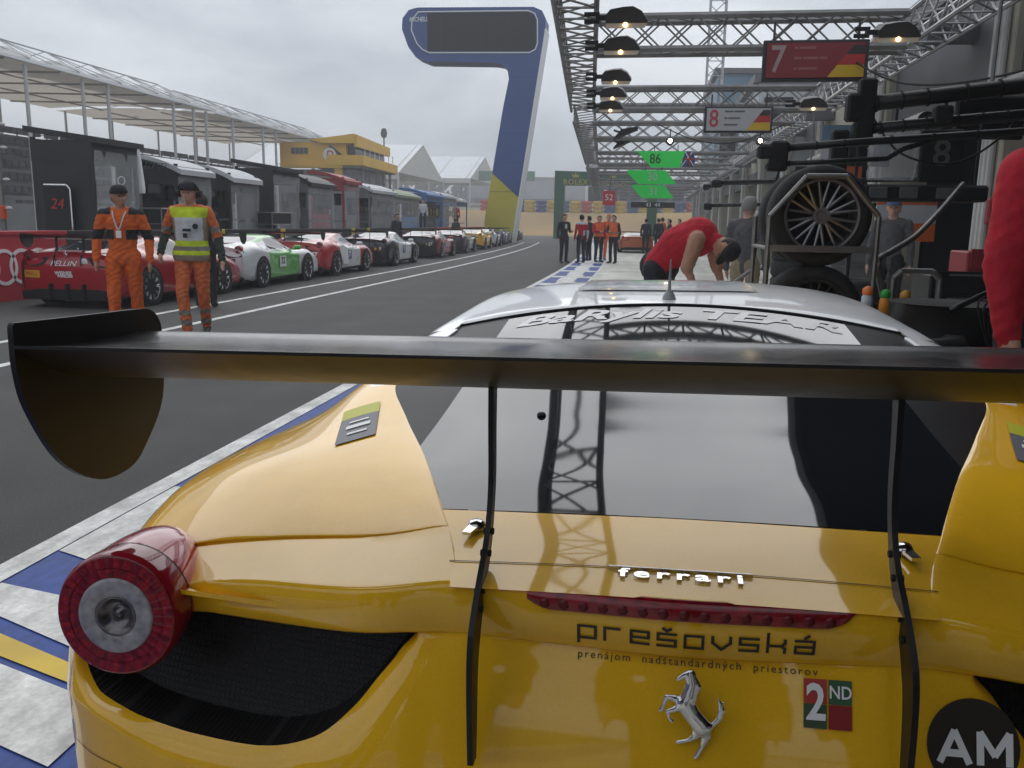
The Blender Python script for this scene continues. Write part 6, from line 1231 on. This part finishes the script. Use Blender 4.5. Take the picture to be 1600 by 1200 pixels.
for k, (x, y, to, le, l_, hh) in enumerate(((.15, 44.2, C_NAVY, C_DK, 'person in navy jacket seen from behind at the apron car', 1.72), (.75, 43.5, C_DK, C_DK, 'person in black jacket right of the navy jacket', 1.74), (1.0, 46.4, C_OR2, C_DK, 'person in dull orange behind the black jacket', 1.8), (1.5, 50, C_HOR, C_NAVY, 'far person in bright orange top near the boxes', 1.75), (1.25, 43.0, C_NAVY, C_DK, 'person in dark top nearest the bending man', 1.7), (1.9, 47, C_RED, C_DK, 'far person in red top before the garages', 1.75))): person(l_, (x, y, 0), R(180 + 25 * k), to, le, vox=.025, h=hh)
# the man bending over in a red sleeveless top
pb = dict(pel=(-.02, 0, .94), spi=(.16, -.02, 1.16), che=(.40, -.04, 1.24), nec=(.60, -.06, 1.21), hea=(.71, -.09, 1.13), shl=(.46, -.20, 1.22), shr=(.46, .14, 1.22), ell=(.40, -.26, .95), wrl=(.50, -.24, .72), hal=(.55, -.24, .65), elr=(.52, .16, .95), wrr=(.62, .1, .74), har=(.66, .08, .67), hil=(-.02, -.10, .90), hir=(-.02, .10, .90), knl=(.02, -.12, .5), knr=(.02, .12, .5), anl=(.0, -.13, .09), anr=(0, .13, .09), tol=(.15, -.14, .035), tor=(.15, .14, .035))
person('man in red sleeveless top bending forward behind the yellow car', (.20, 9.0, 0), R(-28), C_RED, C_DK, SKIN2, vox=.014, h=1.80, sleeves=False, pose=pb, bent=True, bulk=1.28, cap=C_DK, fingers=True)
person('grey haired man in grey shirt behind the bending man', (1.22, 10.6, 0), R(150), C_GREY, C_TAN, SKIN, hair=mat('grey_hair', (.22, .21, .2), .7), vox=.018, h=1.72); person('person in grey shirt and blue cap near the orange panel', (3.3, 12.3, 0), R(-20), C_GREY, C_DK, vox=.018, h=1.78, cap=C_BLU)
# person in red at the right edge
person('person in red sweatshirt cut off at the right edge', (1.52, 3.36, 0), R(15), C_RED, C_DK, vox=.013, h=1.90, bulk=1.34, fold=.0035, fingers=True, pose=dict(shl=(-.20, .0, 1.45), ell=(-.235, .0, 1.16), wrl=(-.225, -.04, .93), hal=(-.22, -.08, .84)))

# photographer mirrored in the tail; unseen bystanders added to shade and darken it
person('photographer in dark clothes standing close behind the yellow race car', (.12, -.52, 0), R(180), C_DK, C_DK, vox=.025, h=1.78, bulk=1.15)
for k, (x, y, q, l_) in enumerate(((.78, -.62, C_DK, 'added bystander in black behind the yellow car, right of the photographer'), (-.68, -.66, C_NAVY, 'added bystander in navy behind the yellow car, left of the photographer'), (1.42, -.7, C_DK, 'added bystander in dark jacket behind the yellow car, nearest the garages'), (.35, -1.9, C_DK, 'added bystander in black farthest behind the yellow car'), (2.2, -1.5, C_DK, 'added bystander in black by the garage column behind the yellow car'), (1.25, -1.7, C_NAVY, 'added bystander in navy between the two black jackets'), (-1.3, -.9, C_DK, 'added bystander in black at the lane edge behind the yellow car'))): person(l_, (x, y, 0), R(180), q, C_DK, vox=.03, h=1.8, bulk=1.1, group='bystanders added behind the yellow car to shade its tail')
# ================================================================= haze volume added to lower contrast with distance, imitating lens haze
hz_m = bpy.data.materials.new('added_haze'); hz_m.use_nodes = True; t_ = hz_m.node_tree; t_.nodes.clear()
ho_ = t_.nodes.new('ShaderNodeOutputMaterial'); hv = t_.nodes.new('ShaderNodeVolumePrincipled'); hv.inputs['Color'].default_value = (.86, .88, .92, 1); hv.inputs['Density'].default_value = .0027; hv.inputs['Anisotropy'].default_value = .2; t_.links.new(hv.outputs[0], ho_.inputs['Volume'])
tag(MB().box((-50, 260, 12.5), (500, 640, 28)).build('haze', hz_m), 'thin grey haze added over the whole pit lane to lower contrast', 'haze', kind='stuff')
